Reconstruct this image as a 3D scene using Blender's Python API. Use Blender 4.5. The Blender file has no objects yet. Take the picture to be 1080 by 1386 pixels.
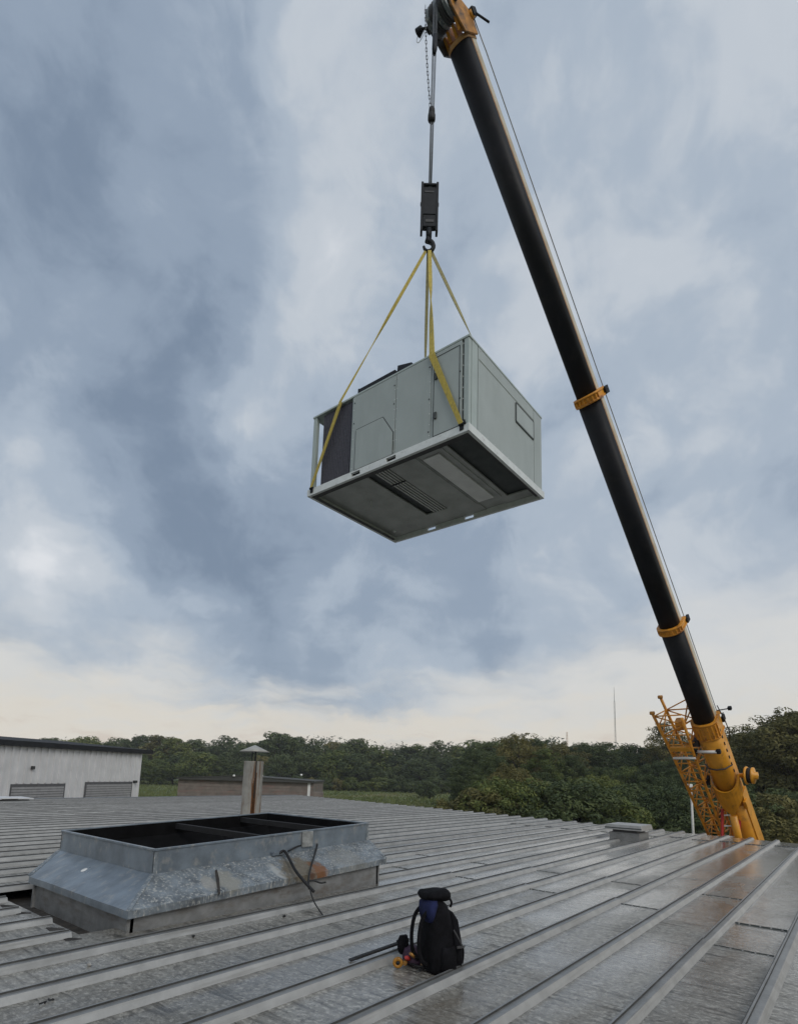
import bpy, bmesh, math, random
from mathutils import Vector, Matrix, Quaternion, noise as mnoise
random.seed(7)
R_ = math.radians
sc = bpy.context.scene
COL = sc.collection

# ------------------------------------------------------------------ camera
PITCH, ROLL, AZ = R_(9.0), R_(1.66), R_(39.0)
FPX, PPX, PPY = 766.45, 540.0, 926.6          # focal length and principal point in photo pixels (1080 x 1386)
EYE = Vector((0, 0, 1.5))
_F = Vector((math.cos(AZ), math.sin(AZ), 0)); _R0 = Vector((math.sin(AZ), -math.cos(AZ), 0)); _Z = Vector((0, 0, 1))
FW = _F*math.cos(PITCH) + _Z*math.sin(PITCH)
_U0 = _Z*math.cos(PITCH) - _F*math.sin(PITCH)
UP = _U0*math.cos(ROLL) - _R0*math.sin(ROLL)
RT = _R0*math.cos(ROLL) + _U0*math.sin(ROLL)
cam_d = bpy.data.cameras.new('camera'); cam = bpy.data.objects.new('camera', cam_d); COL.objects.link(cam)
m = Matrix((RT, UP, -FW)).transposed().to_4x4(); m.translation = EYE
cam.matrix_world = m
cam_d.sensor_width = 36; cam_d.sensor_fit = 'AUTO'; cam_d.lens = FPX/1386*36
cam_d.shift_y = (PPY-693)/1386; cam_d.clip_start = 0.05; cam_d.clip_end = 3000
sc.camera = cam
sc.view_settings.view_transform = 'Standard'; sc.view_settings.look = 'None'
sc.view_settings.exposure = 0.0; sc.view_settings.gamma = 1.0
sc.render.engine = 'CYCLES'
sc.cycles.max_bounces = 6; sc.cycles.diffuse_bounces = 3; sc.cycles.glossy_bounces = 3; sc.cycles.transmission_bounces = 3

def ray(x, y):
    return (FW*FPX + RT*(x-PPX) + UP*(PPY-y)).normalized()
def at_depth(x, y, d):
    r = ray(x, y); return EYE + r*(d/r.dot(FW))
def at_z(x, y, z):
    r = ray(x, y); return EYE + r*((z-EYE.z)/r.z)

# ------------------------------------------------------------------ world: overcast sky, broken cloud
SUN_EL, SUN_AZ = R_(38), R_(-112)              # sun direction azimuth measured from +X
w = bpy.data.worlds.new('World'); sc.world = w; w.use_nodes = True
nt = w.node_tree; nt.nodes.clear()
def nd(t, **kw):
    n = nt.nodes.new(t)
    for k, v in kw.items(): setattr(n, k, v)
    return n
def lk(a, b): nt.links.new(a, b)
def put(sock, v):
    if hasattr(v, 'links'): lk(v, sock)
    else: sock.default_value = v
def math_(op, a, b=0.0, c=None, clamp=False):
    n = nd('ShaderNodeMath', operation=op, use_clamp=clamp); put(n.inputs[0], a); put(n.inputs[1], b)
    if c is not None: put(n.inputs[2], c)
    return n.outputs[0]
def vmath(op, a, b=None, scale=None):
    n = nd('ShaderNodeVectorMath', operation=op); put(n.inputs[0], a)
    if b is not None: put(n.inputs[1], b)
    if scale is not None: put(n.inputs['Scale'], scale)
    return n.outputs['Value'] if op in ('DOT_PRODUCT', 'LENGTH') else n.outputs[0]
def noise_(vec, scale, detail, rough, dist=0.0, lac=2.0):
    n = nd('ShaderNodeTexNoise'); lk(vec, n.inputs['Vector'])
    n.inputs['Scale'].default_value = scale; n.inputs['Detail'].default_value = detail
    n.inputs['Roughness'].default_value = rough; n.inputs['Distortion'].default_value = dist; n.inputs['Lacunarity'].default_value = lac
    return n
def ramp_(fac, stops, interp='EASE'):
    n = nd('ShaderNodeValToRGB'); n.color_ramp.interpolation = interp
    e = n.color_ramp.elements
    while len(e) < len(stops): e.new(0.5)
    for el, (p, c) in zip(e, stops): el.position = p; el.color = (*c, 1)
    put(n.inputs[0], fac); return n.outputs[0]
def mixc(fac, a, b, mode='MIX'):
    n = nd('ShaderNodeMix', data_type='RGBA', blend_type=mode); put(n.inputs[0], fac); put(n.inputs[6], a); put(n.inputs[7], b)
    return n.outputs[2]
tc = nd('ShaderNodeTexCoord')
D = vmath('NORMALIZE', tc.outputs['Generated'])
wn = noise_(D, 3.2, 6, 0.58)
warp = vmath('SCALE', vmath('SUBTRACT', wn.outputs['Color'], (0.5, 0.5, 0.5)), scale=0.30)
DW = vmath('NORMALIZE', vmath('ADD', D, warp))
wn2 = noise_(D, 6.0, 5, 0.6)
DS = vmath('NORMALIZE', vmath('ADD', D, vmath('SCALE', vmath('SUBTRACT', wn2.outputs['Color'], (0.5, 0.5, 0.5)), scale=0.07)))
sep = nd('ShaderNodeSeparateXYZ'); lk(DS, sep.inputs[0])
elev = math_('MAXIMUM', sep.outputs[2], 0.0)
den = math_('ADD', elev, 0.16)
cf = math_('MULTIPLY', math_('DIVIDE', vmath('DOT_PRODUCT', DS, tuple(_F)), den), 1.0)
cr = math_('DIVIDE', vmath('DOT_PRODUCT', DS, tuple(_R0)), den)
comb = nd('ShaderNodeCombineXYZ'); lk(cf, comb.inputs[0]); lk(cr, comb.inputs[1]); comb.inputs[2].default_value = 3.7
n1 = noise_(DS, 2.6, 8, 0.52, 0.35).outputs[0]
n2 = noise_(comb.outputs[0], 2.8, 9, 0.55, 0.35).outputs[0]
n3 = noise_(DS, 7.0, 8, 0.58, 0.6).outputs[0]
v = math_('ADD', math_('ADD', math_('MULTIPLY', n1, 0.74), math_('MULTIPLY', n2, 0.26)), math_('MULTIPLY', n3, 0.34))
v = math_('SUBTRACT', v, 0.17)
# large banks of the cloud deck (directions in the sky; radius as angle)
BANKS = [((30, 130), 15, -.16), ((60, 330), 13, -.12), ((250, 230), 7, -.09), ((190, 420), 10, -.10), ((235, 690), 9, -.14), ((300, 800), 9, -.07), ((160, 560), 6, -.08), ((500, 830), 14, -.03), ((700, 800), 9, -.03), ((470, 330), 9, -.03),
         ((400, 70), 13, .11), ((205, 300), 4, .12), ((400, 470), 6, .14), ((320, 530), 5, .17), ((45, 700), 7, .22), ((70, 800), 5, .12), ((20, 470), 5, .10), ((800, 120), 12, .06), ((330, 590), 4, .12),
         ((900, 330), 15, .04), ((1000, 520), 9, .07), ((1010, 640), 6, -.04), ((1040, 90), 10, .06), ((620, 200), 7, .03), ((740, 420), 7, .05), ((880, 620), 7, .03)]
for (px, py), deg, amp in BANKS:
    c = ray(px, py)
    k = 1.0/(1-math.cos(R_(deg)))
    g = math_('EXPONENT', math_('MULTIPLY', math_('SUBTRACT', vmath('DOT_PRODUCT', DW, tuple(c)), 1.0), k))
    v = math_('MULTIPLY_ADD', g, amp*(.72 if amp < 0 else .85), v)
v = math_('MULTIPLY_ADD', math_('SUBTRACT', v, 0.45), 1.08, 0.392)
deck = ramp_(v, [(0.17, (.20, .262, .355)), (0.33, (.295, .365, .465)), (0.46, (.415, .485, .575)), (0.58, (.55, .60, .66)), (0.78, (.78, .80, .83))])
# bright band of thin cloud along the horizon
st = noise_(comb.outputs[0], 1.6, 6, 0.55, 0.2).outputs[0]
sdt = vmath('DOT_PRODUCT', DS, tuple(_R0))
side = math_('ADD', math_('MULTIPLY', math_('MULTIPLY', sdt, sdt), 0.42), math_('MULTIPLY', sdt, 0.12))
hz = math_('SUBTRACT', math_('ADD', elev, math_('MULTIPLY', math_('SUBTRACT', st, 0.5), 0.30)), side)
hzf = nd('ShaderNodeMapRange', interpolation_type='SMOOTHSTEP'); lk(hz, hzf.inputs[0])
hzf.inputs[1].default_value = 0.06; hzf.inputs[2].default_value = 0.20; hzf.inputs[3].default_value = 0.92; hzf.inputs[4].default_value = 0.0
bandc = ramp_(math_('ADD', math_('MULTIPLY', elev, 2.2), math_('MULTIPLY', math_('SUBTRACT', n2, .5), .5)),
              [(0.0, (.72, .63, .54)), (0.14, (.80, .745, .655)), (0.34, (.74, .73, .70)), (0.7, (.62, .65, .68))])
cloud = mixc(hzf.outputs[0], deck, bandc)
sky = nd('ShaderNodeTexSky', sky_type='NISHITA', sun_disc=False)
sky.sun_elevation = SUN_EL; sky.sun_rotation = R_(90) - SUN_AZ; sky.air_density = 1.2; sky.dust_density = 2.0
SKY_S = 0.10
cloud10 = vmath('SCALE', cloud, scale=1.0/SKY_S)
skymix = mixc(0.95, sky.outputs[0], cloud10)
bg = nd('ShaderNodeBackground'); lk(skymix, bg.inputs[0]); bg.inputs[1].default_value = SKY_S
out = nd('ShaderNodeOutputWorld'); lk(bg.outputs[0], out.inputs[0])

sun_d = bpy.data.lights.new('sun', 'SUN'); sun = bpy.data.objects.new('sun', sun_d); COL.objects.link(sun)
sun_d.energy = 1.25; sun_d.angle = R_(30); sun_d.color = (1.0, 0.95, 0.88)
sd = Vector((math.cos(SUN_EL)*math.cos(SUN_AZ), math.cos(SUN_EL)*math.sin(SUN_AZ), math.sin(SUN_EL)))
sun.rotation_euler = (-sd).to_track_quat('-Z', 'Y').to_euler(); sun.location = (0, 0, 60)

# ------------------------------------------------------------------ materials
def material(name, col, rough=0.5, metal=0.0, var=0.12, scale=6.0, bump=0.0, bscale=30.0, col2=None, stain=None, stain_scale=(2, 2, 2), stain_lo=.5, stain_hi=.7, spec=0.5, rvar=0.0, coat=0.0, island=0.0, objvar=0.0):
    M = bpy.data.materials.new(name); M.use_nodes = True
    t = M.node_tree; N = t.nodes; L = t.links
    b = N['Principled BSDF']; b.inputs['Roughness'].default_value = rough; b.inputs['Metallic'].default_value = metal
    b.inputs['Specular IOR Level'].default_value = spec; b.inputs['Coat Weight'].default_value = coat; b.inputs['Coat Roughness'].default_value = .08
    co = N.new('ShaderNodeTexCoord')
    ns = N.new('ShaderNodeTexNoise'); ns.inputs['Scale'].default_value = scale; ns.inputs['Detail'].default_value = 8; ns.inputs['Roughness'].default_value = .6
    L.new(co.outputs['Object'], ns.inputs['Vector'])
    c2 = col2 or tuple(max(0, c*(1-2.2*var)) for c in col); c1 = col if col2 else tuple(min(1, c*(1+var)) for c in col)
    rp = N.new('ShaderNodeValToRGB'); rp.color_ramp.elements[0].position = .32; rp.color_ramp.elements[1].position = .68
    rp.color_ramp.elements[0].color = (*c2, 1); rp.color_ramp.elements[1].color = (*c1, 1); L.new(ns.outputs[0], rp.inputs[0])
    cur = rp.outputs[0]
    if stain:
        mp = N.new('ShaderNodeMapping'); mp.inputs['Scale'].default_value = stain_scale; L.new(co.outputs['Object'], mp.inputs[0])
        s = N.new('ShaderNodeTexNoise'); s.inputs['Scale'].default_value = 1; s.inputs['Detail'].default_value = 6; s.inputs['Roughness'].default_value = .65; L.new(mp.outputs[0], s.inputs['Vector'])
        mr = N.new('ShaderNodeMapRange'); mr.inputs[1].default_value = stain_lo; mr.inputs[2].default_value = stain_hi; L.new(s.outputs[0], mr.inputs[0])
        mx = N.new('ShaderNodeMix'); mx.data_type = 'RGBA'; L.new(mr.outputs[0], mx.inputs[0]); L.new(cur, mx.inputs[6]); mx.inputs[7].default_value = (*stain, 1); cur = mx.outputs[2]
    if island or objvar:
        src = N.new('ShaderNodeNewGeometry').outputs['Random Per Island'] if island else N.new('ShaderNodeObjectInfo').outputs['Random']
        amt = island or objvar
        mr = N.new('ShaderNodeMapRange'); mr.inputs[3].default_value = 1-amt; mr.inputs[4].default_value = 1+amt; L.new(src, mr.inputs[0])
        mu = N.new('ShaderNodeVectorMath'); mu.operation = 'SCALE'; L.new(cur, mu.inputs[0]); L.new(mr.outputs[0], mu.inputs['Scale']); cur = mu.outputs[0]
    L.new(cur, b.inputs['Base Color'])
    if rvar:
        mr = N.new('ShaderNodeMapRange'); mr.inputs[1].default_value = .3; mr.inputs[2].default_value = .7; mr.inputs[3].default_value = max(.03, rough-rvar); mr.inputs[4].default_value = min(1, rough+rvar)
        n3 = N.new('ShaderNodeTexNoise'); n3.inputs['Scale'].default_value = scale*.7; n3.inputs['Detail'].default_value = 5; L.new(co.outputs['Object'], n3.inputs['Vector'])
        L.new(n3.outputs[0], mr.inputs[0]); L.new(mr.outputs[0], b.inputs['Roughness'])
    if bump:
        nb = N.new('ShaderNodeTexNoise'); nb.inputs['Scale'].default_value = bscale; nb.inputs['Detail'].default_value = 6; L.new(co.outputs['Object'], nb.inputs['Vector'])
        bp = N.new('ShaderNodeBump'); bp.inputs['Strength'].default_value = bump; bp.inputs['Distance'].default_value = .02; L.new(nb.outputs[0], bp.inputs['Height']); L.new(bp.outputs[0], b.inputs['Normal'])
    return M

def roof_material():
    M = bpy.data.materials.new('weathered_roof_sheet'); M.use_nodes = True
    t = M.node_tree; N = t.nodes; L = t.links; b = N['Principled BSDF']
    co = N.new('ShaderNodeTexCoord'); oi = N.new('ShaderNodeObjectInfo')
    def mp(s, r=(0, 0, 0)):
        k = N.new('ShaderNodeMapping'); k.inputs['Scale'].default_value = s; k.inputs['Rotation'].default_value = r; L.new(co.outputs['Object'], k.inputs[0]); return k.outputs[0]
    def nz(vec, sc_, d=6, r=.6, ds=0):
        k = N.new('ShaderNodeTexNoise'); k.inputs['Scale'].default_value = sc_; k.inputs['Detail'].default_value = d; k.inputs['Roughness'].default_value = r; k.inputs['Distortion'].default_value = ds
        L.new(vec, k.inputs['Vector']); return k.outputs[0]
    def mr(x, a, b_, c, d):
        k = N.new('ShaderNodeMapRange'); L.new(x, k.inputs[0])
        for i, vv in enumerate((a, b_, c, d)): k.inputs[i+1].default_value = vv
        return k.outputs[0]
    def mix(f, a, bb, mode='MIX'):
        k = N.new('ShaderNodeMix'); k.data_type = 'RGBA'; k.blend_type = mode
        for i, vv in ((0, f), (6, a), (7, bb)):
            if hasattr(vv, 'links'): L.new(vv, k.inputs[i])
            else: k.inputs[i].default_value = vv
        return k.outputs[2]
    base = mix(nz(mp((.8, 1.6, 1)), 1.2), (.092, .087, .076, 1), (.205, .195, .172, 1))
    # fine pale and dark speckle
    base = mix(mr(nz(mp((1.5, 1, 1)), 24, 5, .72), .50, .60, 0, .85), base, (.31, .295, .262, 1))
    base = mix(mr(nz(mp((1.3, 1, 1)), 17, 6, .75), .52, .64, 0, .8), base, (.042, .038, .032, 1))
    # broken transverse water lines
    ln = nz(mp((17, 1.5, 1), (0, 0, .06)), 1.0, 5, .62, .35)
    lines = mr(ln, .36, .47, 1, 0)
    lm = N.new('ShaderNodeMath'); lm.operation = 'MULTIPLY'; L.new(lines, lm.inputs[0]); L.new(mr(nz(mp((.9, 1.6, 1)), 1.3, 4), .36, .62, .35, 1.0), lm.inputs[1])
    base = mix(lm.outputs[0], base, (.040, .038, .033, 1))
    base = mix(mr(ln, .56, .68, 0, .35), base, (.26, .255, .24, 1))
    # brown run-off stains along the fall
    stn = mr(nz(mp((.4, 1.5, 1)), 1.0, 6, .62, .6), .54, .72, 0, .65)
    base = mix(stn, base, (.088, .068, .044, 1))
    tint = mr(oi.outputs['Random'], 0, 1, 1.2, 1.7)
    vm = N.new('ShaderNodeVectorMath'); vm.operation = 'SCALE'; L.new(base, vm.inputs[0]); L.new(tint, vm.inputs['Scale'])
    L.new(vm.outputs[0], b.inputs['Base Color'])
    sx = N.new('ShaderNodeSeparateXYZ'); L.new(co.outputs['Object'], sx.inputs[0])
    fall = N.new('ShaderNodeMath'); fall.operation = 'MULTIPLY_ADD'; L.new(mr(sx.outputs[0], 3, 14, -.06, .10), fall.inputs[0]); fall.inputs[1].default_value = 1.0; L.new(nz(mp((.5, 1.0, 1)), .9, 5, .6, .4), fall.inputs[2])
    wet = mr(fall.outputs[0], .38, .58, 0, 1)
    L.new(mr(wet, 0, 1, .38, .15), b.inputs['Roughness'])
    b.inputs['Metallic'].default_value = .2; b.inputs['Specular IOR Level'].default_value = .5
    cw = N.new('ShaderNodeMath'); cw.operation = 'MULTIPLY'; L.new(wet, cw.inputs[0]); cw.inputs[1].default_value = 1.0
    L.new(cw.outputs[0], b.inputs['Coat Weight']); b.inputs['Coat Roughness'].default_value = .10; b.inputs['Coat IOR'].default_value = 1.40
    h1 = N.new('ShaderNodeMath'); h1.operation = 'MULTIPLY_ADD'; L.new(nz(mp((1, 1, 1)), 34, 5, .65), h1.inputs[0]); h1.inputs[1].default_value = .9; L.new(ln, h1.inputs[2])
    bp = N.new('ShaderNodeBump'); bp.inputs['Strength'].default_value = .8; bp.inputs['Distance'].default_value = .012; L.new(h1.outputs[0], bp.inputs['Height'])
    bp2 = N.new('ShaderNodeBump'); bp2.inputs['Strength'].default_value = .35; bp2.inputs['Distance'].default_value = .03; L.new(nz(mp((1.6, 2.4, 1)), 1.0, 2, .4), bp2.inputs['Height']); L.new(bp.outputs[0], bp2.inputs['Normal'])
    L.new(bp2.outputs[0], b.inputs['Normal'])
    bc = N.new('ShaderNodeBump'); bc.inputs['Strength'].default_value = .22; bc.inputs['Distance'].default_value = .006; L.new(h1.outputs[0], bc.inputs['Height'])
    bc2 = N.new('ShaderNodeBump'); bc2.inputs['Strength'].default_value = .25; bc2.inputs['Distance'].default_value = .02; L.new(nz(mp((2.2, 3.0, 1)), 1.0, 3, .5), bc2.inputs['Height']); L.new(bc.outputs[0], bc2.inputs['Normal'])
    L.new(bc2.outputs[0], b.inputs['Coat Normal'])
    return M

MT = {}
MT['roof'] = roof_material()
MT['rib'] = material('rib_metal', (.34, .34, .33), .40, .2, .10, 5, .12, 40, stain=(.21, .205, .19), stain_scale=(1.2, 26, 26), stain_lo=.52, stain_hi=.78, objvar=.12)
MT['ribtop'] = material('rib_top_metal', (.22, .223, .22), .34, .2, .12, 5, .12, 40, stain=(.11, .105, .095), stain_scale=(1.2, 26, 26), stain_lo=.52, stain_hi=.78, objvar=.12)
MT['ribseam'] = material('rib_seam_painted_shadow', (.05, .05, .048), .6, .1, .2, 12)  # shadow line along the seam bead, painted in as a dark colour
MT['galv'] = material('galvanised_steel', (.20, .24, .28), .36, .35, .14, 4.0, .12, 14, stain=(.30, .305, .30), stain_scale=(9, 9, 6), stain_lo=.55, stain_hi=.70, rvar=.1)
MT['galv_dirty'] = material('stained_galvanised_steel', (.20, .23, .255), .5, .25, .24, 7, .25, 30, stain=(.46, .46, .43), stain_scale=(36, 36, 14), stain_lo=.52, stain_hi=.66, rvar=.12)
MT['skirt_near'] = material('weathered_skirt_steel', (.20, .23, .255), .5, .25, .24, 7, .25, 30, stain=(.46, .46, .43), stain_scale=(36, 36, 14), stain_lo=.52, stain_hi=.66, rvar=.12)
MT['galv_pale'] = material('scuffed_galvanised_steel', (.27, .28, .275), .6, .1, .2, 14, .2, 40)
MT['mud2'] = material('weathered_bare_patch', (.14, .115, .075), .7, .1, .25, 14, .2, 40)
MT['curbwall'] = material('curb_wall', (.235, .24, .24), .5, .25, .14, 6, .1, 25, stain=(.14, .125, .11), stain_scale=(3, 3, 9), stain_lo=.5, stain_hi=.7)
MT['dark'] = material('black_depth_shade', (.006, .006, .0065), .95, 0, .2, 5, spec=.08)  # near-black colour that paints the depth shade into openings and slots
MT['mud'] = material('dark_underlay', (.035, .030, .025), .85, 0, .3, 9, .4, 20)
MT['bar'] = material('dull_steel_bar', (.06, .06, .062), .6, .3)
MT['barblack'] = material('blackened_bar', (.022, .022, .023), .75, .1, spec=.25)
MT['rust'] = material('rust', (.24, .095, .03), .85, 0, .2, 14, .3, 50, col2=(.13, .065, .03))
MT['flue'] = material('flue_metal', (.38, .365, .33), .55, .2, .1, 5, .08, 20, stain=(.20, .10, .045), stain_scale=(9, 9, .9), stain_lo=.52, stain_hi=.64)
MT['cap'] = material('flue_cap', (.52, .51, .47), .5, .2, .1, 8, .05)
MT['slot'] = material('dark_slot', (.03, .025, .02), .7)
MT['unit'] = material('unit_panel_paint', (.345, .388, .378), .42, 0, .035, 2.2, .03, 4, stain=(.285, .325, .315), stain_scale=(3, 3, .7), stain_lo=.5, stain_hi=.8, rvar=.06)
MT['unitpost'] = material('unit_post_paint', (.37, .43, .415), .4, 0, .04, 3)
MT['rail'] = material('base_rail', (.66, .69, .68), .4, .1, .06, 6, stain=(.45, .45, .43), stain_scale=(9, 9, 14), stain_lo=.58, stain_hi=.75)
MT['coil'] = material('condenser_coil', (.085, .085, .105), .6, .3, .15, 30, .3, 120)
MT['pan'] = material('base_pan', (.37, .385, .37), .5, .05, .12, 3)
MT['panlight'] = material('base_pan_light', (.74, .75, .74), .45, .0, .06, 3)
MT['joint'] = material('panel_joint', (.06, .07, .07), .7)
MT['black'] = material('black_steel', (.010, .0125, .017), .6, .1, .2, 12, spec=.3)
MT['blacksoft'] = material('black_rubber', (.012, .012, .013), .7, 0, .2, 20)
MT['steelrope'] = material('wire_rope', (.13, .14, .155), .45, .5, .2, 120)
MT['paleropes'] = material('bright_wire_rope', (.30, .31, .32), .4, .4, .1, 90)
MT['sling'] = material('yellow_webbing', (.46, .36, .07), .75, 0, .12, 25, .2, 160, stain=(.22, .19, .07), stain_scale=(6, 6, 2), stain_lo=.55, stain_hi=.75)
MT['slingpale'] = material('faded_webbing', (.32, .29, .14), .8, 0, .12, 25, .2, 160)
MT['orange'] = material('crane_yellow', (.68, .30, .020), .40, 0, .08, 3, .03, 8, stain=(.26, .12, .025), stain_scale=(4, 4, 1.2), stain_lo=.55, stain_hi=.75, rvar=.08)
MT['orange2'] = material('crane_lattice_yellow', (.70, .29, .022), .5, 0, .12, 6, stain=(.24, .08, .02), stain_scale=(5, 5, 5), stain_lo=.5, stain_hi=.7)
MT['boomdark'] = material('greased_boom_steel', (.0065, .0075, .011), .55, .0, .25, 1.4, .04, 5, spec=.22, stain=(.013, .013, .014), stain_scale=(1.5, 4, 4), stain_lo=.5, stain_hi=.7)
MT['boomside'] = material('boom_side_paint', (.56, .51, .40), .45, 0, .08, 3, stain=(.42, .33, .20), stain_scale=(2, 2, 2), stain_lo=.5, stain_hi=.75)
MT['headplate'] = material('grimy_crane_yellow', (.46, .20, .025), .55, 0, .2, 7, .1, 20, stain=(.05, .035, .025), stain_scale=(5, 5, 5), stain_lo=.52, stain_hi=.68)
MT['boomedge'] = material('boom_edge_paint', (.40, .21, .07), .5, 0, .15, 6)
MT['red'] = material('red_paint', (.42, .035, .03), .5)
MT['white'] = material('white_paint', (.72, .72, .70), .45, 0, .04, 4)
MT['tyre'] = material('tyre_rubber', (.02, .02, .02), .85)
MT['glass'] = material('cab_glass', (.02, .03, .035), .08, 0, .05)
MT['packblack'] = material('backpack_nylon', (.008, .008, .010), .9, 0, .25, 14, .35, 60, spec=.15)
MT['packblue'] = material('blue_nylon', (.014, .019, .065), .85, 0, .2, 14, .3, 60, spec=.2)
MT['purple'] = material('dark_purple_nylon', (.05, .025, .05), .75, 0, .25, 20, .35, 70)
MT['yellowtape'] = material('yellow_plastic', (.36, .16, .015), .5, 0, .2, 60)
MT['brass'] = material('brass', (.40, .20, .05), .4, .5, .2, 40)
MT['beige'] = material('beige_leather', (.36, .24, .15), .75, 0, .15, 30, .3, 70)
MT['wallwhite'] = material('white_wall_sheet', (.64, .64, .645), .5, .05, .05, 1.2, stain=(.56, .56, .56), stain_scale=(.8, .8, .25), stain_lo=.5, stain_hi=.75)
MT['fascia'] = material('dark_fascia', (.022, .023, .026), .7, spec=.2)
MT['shutter'] = material('roller_shutter_slat', (.33, .33, .335), .5, .1, .08, 3)
MT['shutterd'] = material('shutter_frame', (.10, .10, .105), .6)
MT['brown'] = material('faded_brown_siding', (.19, .16, .14), .75, 0, .12, 1.5, .1, 8, stain=(.21, .13, .11), stain_scale=(.5, .5, 2.5), stain_lo=.52, stain_hi=.7)
MT['brownroof'] = material('low_roof_felt', (.06, .06, .055), .8)
MT['siding'] = material('own_wall_sheet', (.42, .42, .40), .5, .05, .06, 2)
MT['grass'] = material('grass', (.125, .155, .042), .9, 0, .25, .25, .4, 3, col2=(.075, .095, .030), stain=(.16, .16, .07), stain_scale=(.03, .06, 1), stain_lo=.5, stain_hi=.62)
MT['asphalt'] = material('yard_asphalt', (.052, .052, .053), .85, 0, .15, 3, .3, 40)
MT['bark'] = material('bark', (.055, .045, .034), .9, 0, .25, 5, .5, 12)
MT['pebble'] = material('pebble', (.33, .32, .30), .8, 0, .2, 40)
MT['plasticwhite'] = material('skylight_sheet', (.62, .63, .64), .35, 0, .05, 3)

def leaf_material(name, lo, mid, hi):
    M = bpy.data.materials.new(name); M.use_nodes = True
    N = M.node_tree.nodes; L = M.node_tree.links; b = N['Principled BSDF']
    g = N.new('ShaderNodeNewGeometry'); oi = N.new('ShaderNodeObjectInfo'); co = N.new('ShaderNodeTexCoord')
    ns = N.new('ShaderNodeTexNoise'); ns.inputs['Scale'].default_value = .55; ns.inputs['Detail'].default_value = 3; L.new(co.outputs['Object'], ns.inputs['Vector'])
    mm = N.new('ShaderNodeMath'); mm.operation = 'MULTIPLY_ADD'; L.new(g.outputs['Random Per Island'], mm.inputs[0]); mm.inputs[1].default_value = .38; L.new(ns.outputs[0], mm.inputs[2])
    ma = N.new('ShaderNodeMath'); ma.operation = 'MULTIPLY_ADD'; L.new(oi.outputs['Random'], ma.inputs[0]); ma.inputs[1].default_value = .25; L.new(mm.outputs[0], ma.inputs[2])
    rp = N.new('ShaderNodeValToRGB'); e = rp.color_ramp.elements; e.new(.5)
    for el, (p, c) in zip(e, ((.45, lo), (.78, mid), (1.08 if False else 1.0, hi))): el.position = p; el.color = (*c, 1)
    L.new(ma.outputs[0], rp.inputs[0]); L.new(rp.outputs[0], b.inputs['Base Color'])
    b.inputs['Roughness'].default_value = .65; b.inputs['Specular IOR Level'].default_value = .25
    tr = N.new('ShaderNodeBsdfTranslucent'); L.new(rp.outputs[0], tr.inputs[0])
    ms = N.new('ShaderNodeMixShader'); ms.inputs[0].default_value = .22; L.new(b.outputs[0], ms.inputs[1]); L.new(tr.outputs[0], ms.inputs[2])
    L.new(ms.outputs[0], N['Material Output'].inputs[0])
    return M
MT['leaf_dark'] = leaf_material('leaves_dark', (0.037, 0.056, 0.026), (0.074, 0.100, 0.041), (0.115, 0.141, 0.053))
MT['leaf_mid'] = leaf_material('leaves_mid', (0.046, 0.071, 0.023), (0.105, 0.139, 0.042), (0.192, 0.209, 0.060))
MT['leaf_olive'] = leaf_material('leaves_olive', (0.067, 0.069, 0.025), (0.131, 0.124, 0.044), (0.203, 0.178, 0.061))
MT['leaf_grey'] = leaf_material('leaves_far', (0.047, 0.062, 0.047), (0.074, 0.094, 0.066), (0.103, 0.119, 0.078))

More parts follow.
